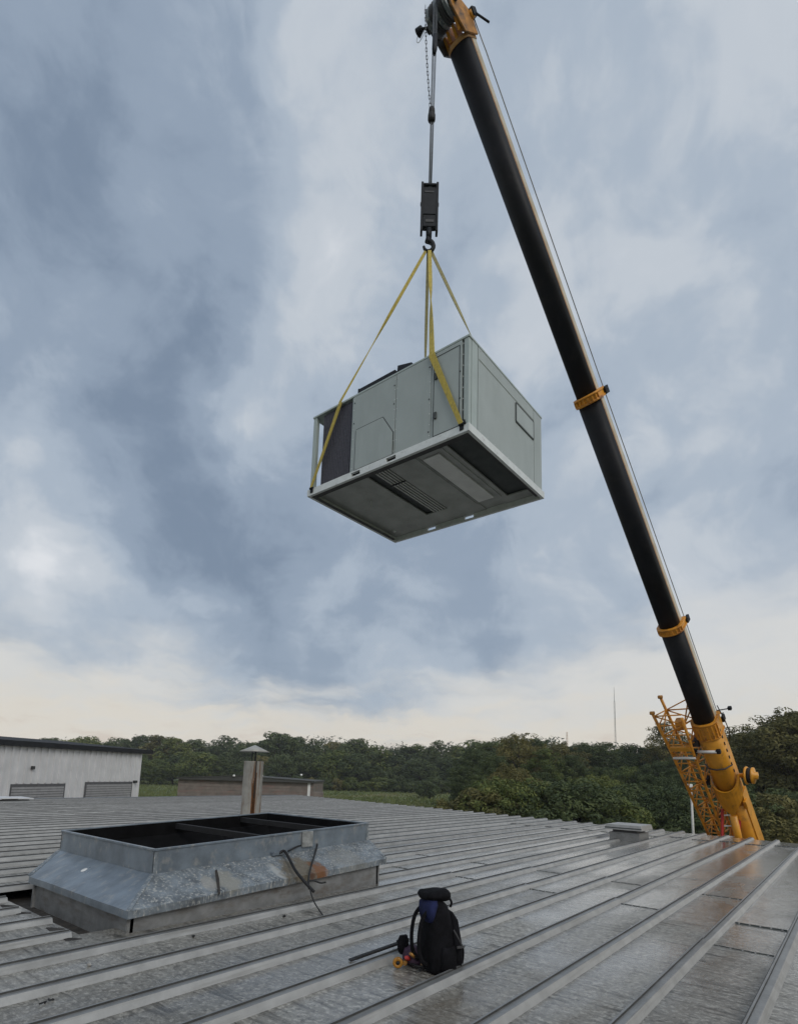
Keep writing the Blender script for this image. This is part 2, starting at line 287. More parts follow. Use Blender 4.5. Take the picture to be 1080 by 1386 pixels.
# ------------------------------------------------------------------ mesh helpers
class MB:
    def __init__(s): s.v = []; s.f = []; s.m = []; s.smooth = []
    def add(s, vs, fs, mi=0, sm=False):
        o = len(s.v); s.v += [tuple(x) for x in vs]
        for f in fs: s.f.append(tuple(i+o for i in f)); s.m.append(mi); s.smooth.append(sm)
        return s
    def box(s, lo, hi, mi=0, bev=0.0):
        x0, y0, z0 = lo; x1, y1, z1 = hi
        return s.hexa([(x0, y0, z0), (x1, y0, z0), (x1, y1, z0), (x0, y1, z0), (x0, y0, z1), (x1, y0, z1), (x1, y1, z1), (x0, y1, z1)], mi)
    def hexa(s, p, mi=0):
        return s.add(p, [(3, 2, 1, 0), (4, 5, 6, 7), (0, 1, 5, 4), (1, 2, 6, 5), (2, 3, 7, 6), (3, 0, 4, 7)], mi)
    def obox(s, c, ax, ay, az, mi=0):
        c = Vector(c); ax, ay, az = Vector(ax), Vector(ay), Vector(az)
        return s.hexa([c-ax-ay-az, c+ax-ay-az, c+ax+ay-az, c-ax+ay-az, c-ax-ay+az, c+ax-ay+az, c+ax+ay+az, c-ax+ay+az], mi)
    def tube(s, pts, r, n=8, mi=0, sm=True, cap=True):
        pts = [Vector(p) for p in pts]; rs = r if isinstance(r, (list, tuple)) else [r]*len(pts)
        ring = []; prev = None
        for i, p in enumerate(pts):
            t = (pts[min(i+1, len(pts)-1)] - pts[max(i-1, 0)]).normalized()
            if prev is None:
                a = Vector((0, 0, 1)) if abs(t.z) < .9 else Vector((1, 0, 0))
                prev = t.cross(a).normalized()
            u = (prev - t*prev.dot(t)).normalized(); w_ = t.cross(u); prev = u
            ring.append([p + (u*math.cos(2*math.pi*k/n) + w_*math.sin(2*math.pi*k/n))*rs[i] for k in range(n)])
        vs = [q for rg in ring for q in rg]; fs = []
        for i in range(len(pts)-1):
            for k in range(n):
                a = i*n+k; b_ = i*n+(k+1) % n; fs.append((a, b_, b_+n, a+n))
        s.add(vs, fs, mi, sm)
        if cap: s.add(ring[0], [tuple(range(n-1, -1, -1))], mi); s.add(ring[-1], [tuple(range(n))], mi)
        return s
    def lathe(s, base, axis, prof, n=20, mi=0, sm=True):
        base = Vector(base); t = Vector(axis).normalized()
        a = Vector((0, 0, 1)) if abs(t.z) < .9 else Vector((1, 0, 0))
        u = t.cross(a).normalized(); w_ = t.cross(u)
        vs = []
        for (r, h) in prof:
            for k in range(n): vs.append(base + t*h + (u*math.cos(2*math.pi*k/n)+w_*math.sin(2*math.pi*k/n))*max(r, 1e-4))
        fs = [(i*n+k, i*n+(k+1) % n, (i+1)*n+(k+1) % n, (i+1)*n+k) for i in range(len(prof)-1) for k in range(n)]
        return s.add(vs, fs, mi, sm)
    def loft(s, P0, P1, prof0, prof1, U, W, mis=None, sm=False):
        n = len(prof0); P0 = Vector(P0); P1 = Vector(P1)
        vs = [P0+U*a+W*b_ for a, b_ in prof0] + [P1+U*a+W*b_ for a, b_ in prof1]
        for k in range(n): s.add([vs[k], vs[(k+1) % n], vs[n+(k+1) % n], vs[n+k]], [(0, 1, 2, 3)], mis[k] if mis else 0, sm or (n > 20 and 3 <= k < n-5))
        s.add(vs[:n], [tuple(range(n-1, -1, -1))], 0); s.add(vs[n:], [tuple(range(n))], 0)
        return s
    def prism(s, poly, off, mi=0):
        n = len(poly); off = Vector(off); a = [Vector(p) for p in poly]; b_ = [p+off for p in a]
        s.add(a+b_, [tuple(range(n-1, -1, -1)), tuple(range(n, 2*n))] + [(k, (k+1) % n, n+(k+1) % n, n+k) for k in range(n)], mi)
        return s
    def mesh(s, name, mats):
        me = bpy.data.meshes.new(name); me.from_pydata(s.v, [], s.f)
        for mm in (mats if isinstance(mats, (list, tuple)) else [mats]): me.materials.append(MT[mm] if isinstance(mm, str) else mm)
        me.polygons.foreach_set('material_index', s.m); me.polygons.foreach_set('use_smooth', s.smooth)
        me.update(); return me
    def clean(s, name, mats, bev=0.0, seg=2):
        me = s.mesh(name, mats); bm = bmesh.new(); bm.from_mesh(me)
        bmesh.ops.remove_doubles(bm, verts=bm.verts, dist=1e-5); bmesh.ops.recalc_face_normals(bm, faces=bm.faces)
        if bev: bmesh.ops.bevel(bm, geom=[e for e in bm.edges if e.calc_face_angle(0) > .35], offset=bev, segments=seg, affect='EDGES', profile=.6)
        bm.to_mesh(me); bm.free(); return me

def link(name, me, parent=None):
    o = bpy.data.objects.new(name, me); COL.objects.link(o)
    if parent is not None:
        o.parent = parent
        if parent.type == 'EMPTY': o.matrix_parent_inverse = Matrix.Translation(-parent.location)
    return o
def part(name, mb, mats, parent, bev=0.0, seg=2): return link(name, mb.clean(name, mats, bev, seg), parent)
def tag(o, label, cat, group=None):
    o['label'] = label; o['category'] = cat
    if group: o['group'] = group
    return o
def thing(name, loc, label, cat, group=None):
    o = bpy.data.objects.new(name, None); COL.objects.link(o); o.location = loc; o.empty_display_size = .2
    return tag(o, label, cat, group)
def struct(o, label=None):
    o['kind'] = 'structure'
    if label: o['label'] = label
    return o

GZ = -4.5                                      # ground level below the roof plane (z = 0)
# ------------------------------------------------------------------ ground
g = MB(); S = 1500; n = 60
def gz(x, y):
    d = math.hypot(x-15, y-12)
    return GZ + (0 if d < 60 else (mnoise.noise(Vector((x*.006, y*.006, 1.3)))*1.6*min(1, (d-60)/150)))
vs = [((i/n-.5)*2*S, (j/n-.5)*2*S) for j in range(n+1) for i in range(n+1)]
# denser towards the centre
vs = [(math.copysign(abs(x/S)**2.2*S, x)+15, math.copysign(abs(y/S)**2.2*S, y)+15) for x, y in vs]
g.add([(x, y, gz(x, y)) for x, y in vs], [(j*(n+1)+i, j*(n+1)+i+1, (j+1)*(n+1)+i+1, (j+1)*(n+1)+i) for j in range(n) for i in range(n)], 0, True)
struct(link('ground', g.mesh('ground', 'grass')))
yd = MB(); yd.add([(-22, -16, GZ+.02), (36, -16, GZ+.02), (36, 44, GZ+.02), (-22, 44, GZ+.02)], [(0, 1, 2, 3)])
struct(link('paved_yard', yd.mesh('paved_yard', 'asphalt')))

# ------------------------------------------------------------------ the building we stand on
wh = thing('metal_roofed_building', (5, 10, GZ), 'wide low building with wet grey standing seam metal roof in the foreground', 'building')
RIBP, RIB0 = 0.61, 0.64
XA, YA, YB = -9.0, -9.0, 27.0
def eave_x(y): return 18.45 + 0.215*(y-1)
n0 = int(math.floor((YA-RIB0)/RIBP)); n1_ = int(math.ceil((YB-RIB0)/RIBP))
CX0, CX1, CY0, CY1 = 2.72, 6.14, 5.25, 7.50    # curb footprint
GAP0 = 2.36
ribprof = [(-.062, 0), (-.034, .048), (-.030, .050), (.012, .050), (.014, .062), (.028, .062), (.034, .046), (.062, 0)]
def rib_piece(x0, x1, y, dz=0.0, grow=1.0):
    b_ = MB(); jit = lambda: random.uniform(-.004, .004)
    segs = max(1, int((x1-x0)/3)); xs = [x0+(x1-x0)*i/segs for i in range(segs+1)]
    ring = []
    for i, x in enumerate(xs):
        j = 0 if i in (0, segs) else jit()
        ring.append([(x, y+j+a*grow, dz+h*grow) for a, h in ribprof])
    k = len(ribprof)
    for i in range(segs):
        [b_.add([ring[i][q], ring[i][q+1], ring[i+1][q+1], ring[i+1][q]], [(0, 1, 2, 3)], (0, 2, 2, 1, 2, 2, 1)[q]) for q in range(k-1)]  # sun-side face paler, top duller, bead and far face dark: light painted in
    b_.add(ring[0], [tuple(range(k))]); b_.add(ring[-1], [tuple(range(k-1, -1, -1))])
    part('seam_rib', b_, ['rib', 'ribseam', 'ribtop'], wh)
lap = {}
for i in range(n0, n1_):
    y0, y1 = RIB0+i*RIBP, RIB0+(i+1)*RIBP
    if y0 < YA or y1 > YB+.3: continue
    rnd = random.Random(i*13+5)
    xl = 7.42 if i % 2 == 0 else 8.85
    if i == 0: xl = 7.33
    cuts = [XA]
    if i == 0: cuts += [6.18]
    cuts += [xl+rnd.uniform(-.06, .06), min(xl+ (8.4 if i % 2 else 9.6), 30)]
    xe = eave_x((y0+y1)/2)
    cuts = [c for c in cuts if c < xe-1.0] + [xe]
    lap[i] = cuts[1:-1]
    lvl = .012
    for a, b2 in zip(cuts[:-1], cuts[1:]):
        pieces = [(a, b2)]
        if y1 > CY0-.1 and y0 < CY1 + .2 and a < CX0 < b2: # cut away beside the curb
            pieces = [(a, GAP0 + rnd.uniform(-.05, .04)), (CX1+.02, b2)] if b2 > CX1+.3 else [(a, GAP0)]
            if y0 < CY0: pieces = [(a, b2)]
        for (pa, pb) in pieces:
            bb = MB(); sg = 6; ys = (y0+.002, y1-.002)
            # each sheet is a shallow tray with its downhill end turned down
            bb.hexa([(pa-.0, ys[0], lvl-.008), (pb+.05, ys[0], lvl-.008), (pb+.05, ys[1], lvl-.008), (pa, ys[1], lvl-.008), (pa, ys[0], lvl), (pb+.05, ys[0], lvl-.002), (pb+.05, ys[1], lvl-.002), (pa, ys[1], lvl)])
            part('roof_sheet', bb, 'roof', wh)
        lvl -= .006
for i in range(n0, n1_+1):
    y = RIB0+i*RIBP
    if y < YA-.01 or y > YB+.35: continue
    xe = eave_x(y)+.03
    js = 7.45 if i % 2 else 8.9
    if i == 1: js = 6.2
    spans = [(XA, js), (js-.10, xe)]
    if CY0-.02 < y < CY1+.05: spans = [(XA, GAP0+(.03 if i % 2 else -.04)), (CX1+.1, js if js > CX1+.5 else 7.6), ((js if js > CX1+.5 else 7.6)-.1, xe)]
    for q, (a, b2) in enumerate(spans):
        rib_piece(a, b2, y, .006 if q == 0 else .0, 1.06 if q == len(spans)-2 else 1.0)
# lap edges: sealant bead with fasteners across each sheet end
for i, ls in lap.items():
    y0, y1 = RIB0+i*RIBP, RIB0+(i+1)*RIBP
    if y0 < -3 or y0 > 9: continue
    for x in ls:
        b_ = MB(); N_ = 7
        for k in range(N_):
            ya = y0+.07+(y1-y0-.14)*k/N_; yb = y0+.07+(y1-y0-.14)*(k+1)/N_
            o1, o2 = random.uniform(-.008, .008), random.uniform(-.008, .008)
            if k == 0: p_o = o1
            b_.hexa([(x+.045+p_o, ya, .004), (x+.070+p_o, ya, .004), (x+.070+o2, yb, .004), (x+.045+o2, yb, .004), (x+.045+p_o, ya, .018), (x+.066+p_o, ya, .014), (x+.066+o2, yb, .014), (x+.045+o2, yb, .018)]); p_o = o2
        part('lap_sealant', b_, 'joint', wh)
        for k in range(5):
            b_ = MB(); yy = y0+.11+(y1-y0-.22)*k/4
            b_.lathe((x+.025, yy, .008), (0, 0, 1), [(.009, 0), (.009, .006), (.005, .010), (0, .010)], 6, 0, False)
            part('screw', b_, 'rib', wh)
# walls, eave trim, rake trim, sub-deck
b_ = MB(); ex0, ex1 = eave_x(YA), eave_x(YB)
b_.hexa([(XA, YA+.1, GZ), (ex0-.35, YA+.1, GZ), (ex1-.35, YB, GZ), (XA, YB, GZ), (XA, YA+.1, -.16), (ex0-.35, YA+.1, -.16), (ex1-.35, YB, -.16), (XA, YB, -.16)])
part('wall', b_, 'siding', wh)
b_ = MB(); b_.hexa([(ex0-.02, YA, -.20), (ex0+.12, YA, -.20), (ex1+.12, YB, -.20), (ex1-.02, YB, -.20), (ex0-.02, YA, -.03), (ex0+.12, YA, -.03), (ex1+.12, YB, -.03), (ex1-.02, YB, -.03)])
part('eave_gutter', b_, 'galv', wh)
b_ = MB(); b_.box((XA, YB+.40, -.22), (ex1+.1, YB+.55, .05)); part('rake_trim', b_, 'galv', wh)
b_ = MB(); b_.hexa([(XA, YA, -.155), (ex0-.3, YA, -.155), (ex1-.3, YB+.3, -.155), (XA, YB+.3, -.155), (XA, YA, -.12), (ex0-.3, YA, -.12), (ex1-.3, YB+.3, -.12), (XA, YB+.3, -.12)])
part('roof_deck', b_, 'mud', wh)
# torn flashing beside the curb
random.seed(3)
for k in range(5):
    y = 5.45+k*.42; x = 2.36+random.uniform(-.04, .04); q = MB()
    q.prism([(x-.10, y-.07, .0), (x+.02, y-.09, .004), (x+.09, y-.02, -.02), (x+.04, y+.05, -.01), (x-.08, y+.07, .006)], (0, 0, .010)); part('torn_flashing', q, 'mud', wh)

# ------------------------------------------------------------------ roof curb adapter
cu = thing('roof_curb', (4.4, 6.4, 0), 'large galvanised steel roof curb with open black top and sloping sides', 'roof curb')
def tz(x): return .035*(x-2.72)
base = [(CX0, CY0), (CX1, CY0), (CX1, CY1), (CX0, CY1)]
lip = [(2.665, 5.20), (6.24, 5.20), (6.24, 7.57), (2.665, 7.57)]
neck = [(3.10, 5.63), (6.34, 5.63), (6.34, 7.93), (3.10, 7.93)]
def P(xy, z, tilt=True): return Vector((xy[0], xy[1], z+(tz(xy[0]) if tilt else 0)))
names = ['near', 'right', 'back', 'left']
for k in range(4):
    a, b2 = k, (k+1) % 4
    # wall under the flare
    q = MB(); ins = .012
    ca = Vector((4.43, 6.37, 0))
    e_ = Vector((base[b2][0]-base[a][0], base[b2][1]-base[a][1], 0)).normalized()*(.029 if k % 2 == 0 else .0)
    p0, p1 = P(base[a], -.12, False)-e_, P(base[b2], -.12, False)+e_; p2, p3 = P(base[b2], .17)+e_, P(base[a], .17)-e_
    nrm = (p1-p0).cross(Vector((0, 0, 1))).normalized()*-.03
    q.hexa([p0, p1, p1+nrm, p0+nrm, p3, p2, p2+nrm, p3+nrm])
    part('curb_wall', q, 'curbwall', cu)
    # flared skirt with a turned-down lip
    q = MB(); t_ = Vector((0, 0, -.012))
    l0, l1, n0_, n1v = P(lip[a], .215), P(lip[b2], .215), P(neck[a], .415), P(neck[b2], .415)
    N_ = 10
    for s_ in range(N_):
        f0, f1 = s_/N_, (s_+1)/N_
        A0, A1 = l0.lerp(l1, f0), l0.lerp(l1, f1); B0, B1 = n0_.lerp(n1v, f0), n0_.lerp(n1v, f1)
        dn = Vector((0, 0, -.065))
        q.add([A0, A1, B1, B0, A0+dn, A1+dn], [(0, 1, 2, 3), (4, 5, 1, 0)])
    me = q.clean('skirt', 'skirt_near' if k == 0 else 'galv'); bm = bmesh.new(); bm.from_mesh(me)
    for vtx in bm.verts:
        vtx.co += Vector((mnoise.noise(vtx.co*2.1), mnoise.noise(vtx.co*2.1+Vector((9, 0, 0))), mnoise.noise(vtx.co*2.3+Vector((0, 5, 0)))))*.007
    bmesh.ops.solidify(bm, geom=bm.faces[:], thickness=.006); bm.to_mesh(me); bm.free()
    sk = link('skirt', me, cu)
    # upright neck with a rim
    q = MB(); u0, u1 = P(neck[a], .645), P(neck[b2], .645)
    d_ = (n1v-n0_).cross(Vector((0, 0, 1))).normalized()*-.02
    q.hexa([n0_, n1v, n1v+d_, n0_+d_, u0, u1, u1+d_, u0+d_]); part('neck_panel', q, 'galv', cu, .003, 1)
    q = MB(); up_ = Vector((0, 0, .022)); o_ = d_.normalized()*-.012
    q.hexa([u0+o_, u1+o_, u1+d_*1.15, u0+d_*1.15, u0+o_+up_, u1+o_+up_, u1+d_*1.15+up_, u0+d_*1.15+up_]); part('rim', q, 'galv', cu, .003, 1)
# hip seams
for k in (0, 1, 3):
    q = MB(); a_, b2 = P(lip[k], .218), P(neck[k], .418)
    dv = Vector(((neck[k][0]-lip[k][0]), (neck[k][1]-lip[k][1]), 0)).normalized().cross(Vector((0, 0, 1)))*.022
    q.hexa([a_-dv, a_+dv, b2+dv, b2-dv, a_-dv+Vector((0, 0, .012)), a_+dv+Vector((0, 0, .012)), b2+dv+Vector((0, 0, .012)), b2-dv+Vector((0, 0, .012))])
    part('hip_seam', q, 'galv_dirty', cu, .003, 1)
for k in (0, 1):
    q = MB(); b2 = P(neck[k], .42); sx = -1 if k == 0 else 1
    q.box((b2.x-.004*1 - (.0 if sx < 0 else .036), b2.y-.006, b2.z), (b2.x+.04*(1 if sx < 0 else .1), b2.y-.002, b2.z+.22)); part('corner_strap', q, 'galv_dirty', cu)
for x in (4.66, 5.80):
    q = MB(); q.box((x-.03, 5.65, .55+tz(x)), (x+.03, 7.91, .625+tz(x))); part('cross_bar', q, 'barblack', cu)
def inset(r, d): return [(r[0][0]+d, r[0][1]+d), (r[1][0]-d, r[1][1]+d), (r[2][0]-d, r[2][1]-d), (r[3][0]+d, r[3][1]-d)]
rings = [[P(c, .652) for c in inset(neck, .023)], [P(c, .48) for c in inset(neck, .03)]]
low_r = [(neck[0][0]+.03, neck[0][1]+.03), (base[1][0]-.08, neck[1][1]+.03), (base[2][0]-.08, base[2][1]-.08), (neck[3][0]+.03, base[3][1]-.08)]
rings += [[P(c, .29) for c in low_r], [P(c, -.06, False) for c in low_r]]
q = MB()
for r0, r1 in zip(rings, rings[1:]):
    for k in range(4): q.add([r0[k], r0[(k+1) % 4], r1[(k+1) % 4], r1[k]], [(0, 1, 2, 3)])
q.add(rings[-1], [(0, 1, 2, 3)])
part('inner_shade_lining', q, 'dark', cu)  # shade of the deep opening painted in as a near-black lining
# rust patch, junction plate, sealant blobs on the near skirt
def on_skirt(x, f, off=.004):
    l_ = P((x, lip[0][1]), .215); t_ = P((x, neck[0][1]), .415)
    p = l_.lerp(t_, f); nv = Vector((0, -(.20), .43)).normalized(); return p + nv*off
def patch(name, x0, x1, f0, f1, mat, off=.012, jag=.03, n=10):
    q = MB(); top = []; bot = []
    for k in range(n+1):
        x = x0+(x1-x0)*k/n
        top.append(on_skirt(x, min(.98, f1+random.uniform(-jag, jag)), off)); bot.append(on_skirt(x, f0+random.uniform(-jag, jag), off))
    for k in range(n): q.add([bot[k], bot[k+1], top[k+1], top[k]], [(0, 1, 2, 3)])
    me = q.clean(name, mat); bm = bmesh.new(); bm.from_mesh(me); bmesh.ops.solidify(bm, geom=bm.faces[:], thickness=.004); bm.to_mesh(me); bm.free()
    return link(name, me, cu)
_sl = P((3.5, lip[0][1]), .215); _st = P((3.5, neck[0][1]), .415); _sr = P((5.5, lip[0][1]), .215)
_sn = (_sr-_sl).cross(_st-_sl).normalized()
if _sn.z < 0: _sn = -_sn
def skirt_px(px, py, off=.0):
    r = ray(px, py); o0 = _sl+_sn*off; return EYE+r*((o0-EYE).dot(_sn)/r.dot(_sn))
def spatch(name, poly, mat, off=.010):
    q = MB(); q.prism([skirt_px(*p, off) for p in poly], _sn*.003); return part(name, q, mat, cu)
spatch('tear', [(291.5, 1178), (294, 1177), (297, 1190), (298.5, 1210), (296, 1211), (293.5, 1195)], 'slot', .012)
def skirt_stains(M):
    t = M.node_tree; N = t.nodes; L = t.links; b = N['Principled BSDF']; co = N.new('ShaderNodeTexCoord')
    cur = b.inputs['Base Color'].links[0].from_socket
    nz = N.new('ShaderNodeTexNoise'); nz.inputs['Scale'].default_value = 11; nz.inputs['Detail'].default_value = 6; L.new(co.outputs['Object'], nz.inputs['Vector'])
    for (px, py, sx, r, col, st, lo) in ((309, 1193, 1.0, .17, (.30, .29, .25), .75, .0), (284, 1196, 1.4, .13, (.33, .32, .29), .7, .0), (376, 1181, 2.0, .14, (.40, .41, .40), .95, .1), (408, 1178, .75, .26, (.145, .115, .07), .8, .05), (432, 1177, 1.0, .145, (.20, .085, .032), .9, .05), (428, 1188, 1.4, .09, (.10, .045, .025), .8, .0), (470, 1165, .7, .25, (.26, .26, .24), .5, .0)):
        c = skirt_px(px, py)
        sb = N.new('ShaderNodeVectorMath'); sb.operation = 'SUBTRACT'; L.new(co.outputs['Object'], sb.inputs[0]); sb.inputs[1].default_value = c
        ml = N.new('ShaderNodeVectorMath'); ml.operation = 'MULTIPLY'; L.new(sb.outputs[0], ml.inputs[0]); ml.inputs[1].default_value = (sx, .8, .8)
        ln = N.new('ShaderNodeVectorMath'); ln.operation = 'LENGTH'; L.new(ml.outputs[0], ln.inputs[0])
        ad = N.new('ShaderNodeMath'); ad.operation = 'MULTIPLY_ADD'; L.new(nz.outputs[0], ad.inputs[0]); ad.inputs[1].default_value = r*1.5; L.new(ln.outputs['Value'], ad.inputs[2])
        mr = N.new('ShaderNodeMapRange'); L.new(ad.outputs[0], mr.inputs[0]); mr.inputs[1].default_value = r*1.75; mr.inputs[2].default_value = r*1.35; mr.inputs[3].default_value = 0; mr.inputs[4].default_value = st
        mx = N.new('ShaderNodeMix'); mx.data_type = 'RGBA'; L.new(mr.outputs[0], mx.inputs[0]); L.new(cur, mx.inputs[6]); mx.inputs[7].default_value = (*col, 1); cur = mx.outputs[2]
    L.new(cur, b.inputs['Base Color'])
skirt_stains(MT['skirt_near'])
q = MB(); q.obox(skirt_px(375, 1155, .03), (.085, 0, .003), (0, .03, 0), (0, 0, .02)); part('cable_plate', q, 'galv', cu, .004)
q = MB(); q.box((5.06, 5.602, .46+tz(5.1)), (5.24, 5.625, .655+tz(5.1))); part('sealant_smear', q, 'galv_pale', cu, .008)
q = MB(); c0 = P((2.665, 6.62), .215).lerp(P((3.1, 6.9), .415), .62)
nv = Vector((-.2, 0, .435)).normalized(); 
q.lathe(c0+nv*.006, nv, [(.0, .004), (.030, .004), (.036, 0), (.036, -.004)], 14); part('paint_mark', q, 'white', cu)

# loose cable
cab = MB()
def smooth_pts(p, n=8):
    p = [Vector(x) for x in p]; o = []
    for i in range(len(p)-1):
        a, b2, c, d = p[max(i-1, 0)], p[i], p[i+1], p[min(i+2, len(p)-1)]
        for k in range(n):
            t = k/n; o.append(.5*((2*b2)+(-a+c)*t+(2*a-5*b2+4*c-d)*t*t+(-a+3*b2-3*c+d)*t**3))
    return o+[p[-1]]
cb = thing('loose_cable', (5.2, 5.2, 0), 'black cable hanging loosely down the near side of the roof curb', 'cable')
cab.tube(smooth_pts([skirt_px(378, 1155, .04), skirt_px(385, 1152, .07), skirt_px(392, 1163, .08), skirt_px(400, 1178, .09), skirt_px(412, 1193, .08), skirt_px(425, 1207, .06)]), .017, 8); part('cable_run', cab, 'blacksoft', cb)
cab = MB(); cab.tube(smooth_pts([skirt_px(390, 1152, .05), skirt_px(405, 1145, .06), skirt_px(420, 1142, .05), skirt_px(429, 1142, .05), skirt_px(428, 1150, .06), skirt_px(422, 1170, .07), skirt_px(418, 1188, .07), skirt_px(418.5, 1203, .06)]), .011, 8); part('cable_loop', cab, 'blacksoft', cb)
cab = MB(); cab.tube(smooth_pts([skirt_px(417, 1192, .06), skirt_px(425, 1192, .07), skirt_px(434, 1195, .06), skirt_px(441, 1194, .07)]), .010, 8); part('cable_stub', cab, 'blacksoft', cb)
cab = MB(); cab.tube(smooth_pts([skirt_px(420, 1204, .06), skirt_px(422, 1212, .06), at_z(426, 1222, .09), at_z(433, 1233, .04), at_z(440, 1243, .02)]), .008, 6); part('cable_tail', cab, 'blacksoft', cb)

# ------------------------------------------------------------------ flue pipe
fp = at_depth(338, 1120, 13.0); fx, fy = fp.x, fp.y
fl = thing('flue_pipe', (fx, fy, 0), 'rust streaked metal flue pipe with a conical rain cap behind the curb', 'flue')
zt = at_depth(338, 1030, 13.0).z
q = MB(); q.lathe((fx, fy, 0), (0, 0, 1), [(.235, 0), (.225, .08), (.222, zt-.02), (.228, zt), (.205, zt), (.205, zt-.3)], 20); part('pipe', q, 'flue', fl)
q = MB(); q.lathe((fx, fy, 0), (0, 0, 1), [(.42, .0), (.40, .03), (.24, .10), (.23, .16)], 20); part('flashing_collar', q, 'galv', fl)
vdir = (Vector((0, 0, 0))-Vector((fx, fy, 0))).normalized(); sd_ = Vector((-vdir.y, vdir.x, 0))
q = MB(); q.obox(Vector((fx, fy, zt-.42))+vdir*.212+sd_*.055, sd_*.014, vdir*.02, (0, 0, .42)); part('dark_slot', q, 'slot', fl)
q = MB()
for k in range(6): q.obox(Vector((fx, fy, zt-.90-.02*k))+vdir*.214+sd_*(.02+.01*k), sd_*(.030-.003*k), vdir*.012, (0, 0, .34+.08*k))
part('rust_streak', q, 'rust', fl)
zc = at_depth(338, 1016, 13.0).z
q = MB(); q.lathe((fx, fy, zc-.02), (0, 0, 1), [(.33, 0), (.345, .012), (.02, .155), (0, .16)], 20); q.lathe((fx, fy, zc-.02), (0, 0, 1), [(0, .12), (.33, 0)], 20); part('rain_cap', q, 'cap', fl)
for k in range(3):
    a = 2*math.pi*k/3+.6; q = MB(); q.tube([(fx+.05*math.cos(a), fy+.05*math.sin(a), zt-.12), (fx+.05*math.cos(a), fy+.05*math.sin(a), zc+.03)], .012, 6); part('cap_stay', q, 'bar', fl)

# ------------------------------------------------------------------ low roof vent near the eave
vx0, vy0 = 15.0, 4.3
vt = thing('roof_vent', (15.4, 4.75, 0), 'low square grey roof vent box with a flat lid near the roof edge', 'roof vent')
q = MB(); q.box((15.05, 4.38, -.01), (15.85, 5.12, .21)); part('vent_base', q, 'ribtop', vt, .008)
q = MB(); q.box((15.12, 4.45, .21), (15.78, 5.05, .28)); part('vent_throat', q, 'shutterd', vt)
q = MB(); q.hexa([(14.96, 4.29, .275), (15.94, 4.29, .275), (15.94, 5.21, .275), (14.96, 5.21, .275), (14.99, 4.32, .40), (15.91, 4.32, .40), (15.91, 5.18, .40), (14.99, 5.18, .40)]); ld = part('vent_lid', q, 'rib', vt, .012)
q = MB(); q.box((14.962, 4.30, .31), (14.975, 5.2, .335)); part('lid_seam', q, 'joint', ld)
# translucent sheet lying flat near the far left end of the roof
q = MB(); pw = at_z(8, 1080.5, .10)
for k in range(5): q.obox((pw.x-1.8+k*.55, pw.y-.3, .13+.012*(k % 2)), (.27, 0, 0), (0, .7, 0), (0, 0, .02))
tag(part('roof_light', q, 'plasticwhite', None), 'white ribbed rooflight sheet at the far left end of the roof', 'skylight')

# ------------------------------------------------------------------ hanging rooftop unit
UX0, UX1, UY0, UY1, UZ0, UZ1 = 5.805, 8.04, 3.66, 6.705, 6.0, 7.40
un = thing('rooftop_unit', ((UX0+UX1)/2, (UY0+UY1)/2, UZ0), 'big grey rooftop air handling unit hanging from the crane in yellow slings', 'air conditioner')
X = UX0
def fpanel(name, y0, y1, z0, z1, mat='unit', d=.012, bev=.004):
    q = MB(); q.box((X+.004-d, y0, z0), (X+.02, y1, z1)); return part(name, q, mat, un, bev)
# core cabinet behind the panels
q = MB(); q.box((X+.02, UY0+.02, UZ0+.10), (UX1-.02, 5.78, UZ1-.03)); part('cabinet', q, 'joint', un)
ph = fpanel('side_panel', 4.915, 5.775, 6.075, 7.365)
fpanel('side_panel', 4.272, 4.905, 6.075, 7.365)
dr = fpanel('access_door', 3.765, 4.262, 6.075, 7.365)
def outline(poly, wdt, parent, axis='x', off=-.010):
    q = MB(); n_ = len(poly)
    for k in range(n_):
        a, b2 = Vector(poly[k]), Vector(poly[(k+1) % n_]); t_ = (b2-a).normalized()
        nx = Vector((1, 0, 0)) if axis == 'x' else Vector((0, 1, 0)); s_ = t_.cross(nx)*wdt
        q.hexa([a-s_, b2-s_, b2+s_, a+s_, a-s_+nx*off, b2-s_+nx*off, b2+s_+nx*off, a+s_+nx*off])
    part('gasket', q, 'joint', parent)
outline([(X-.008, 3.80, 6.10), (X-.008, 4.225, 6.10), (X-.008, 4.225, 7.30), (X-.008, 3.80, 7.30)], .006, dr, off=-.003)
q = MB(); pl = [(X-.008, 5.69, 6.09), (X-.008, 5.69, 6.76), (X-.008, 5.15, 6.76), (X-.008, 4.945, 6.44), (X-.008, 4.945, 6.09)]
q.prism(pl, (-.014, 0, 0)); hatch = part('hatch', q, 'unit', un, .004)
outline([(p[0]+.001, p[1], p[2]) for p in pl], .013, hatch, off=-.010)
# corner posts
for (px, py, s) in ((UX0, UY0, .075), (UX0, UY1-.075, .075), (UX1-.075, UY0, .075), (UX1-.075, UY1-.075, .075)):
    q = MB(); q.box((px, py, UZ0+.08), (px+s*(.9 if px < 7 else 1), py+s, UZ1-.02)); part('corner_post', q, 'unitpost', un, .006)
# post strip left of the condenser coil
q = MB(); q.box((X, 5.78, 6.07), (X+.06, 5.80, 7.37)); part('trim', q, 'unitpost', un)
# condenser coils and open condenser bay
q = MB(); q.box((X+.03, 5.802, 6.07), (X+.10, 6.49, 7.35)); co = part('coil', q, 'coil', un)
q = MB(); q.box((6.25, 6.50, 6.07), (UX1-.09, 6.58, 7.35)); part('coil', q, 'coil', un)
q = MB(); q.box((UX1-.10, 5.80, 6.07), (UX1-.03, 6.50, 7.35)); part('coil', q, 'coil', un)
for k in range(18):
    q = MB(); y = 5.82+k*.0375; q.box((X+.022, y, 6.08), (X+.030, y+.006, 7.34)); part('coil_fin', q, 'coil', co)
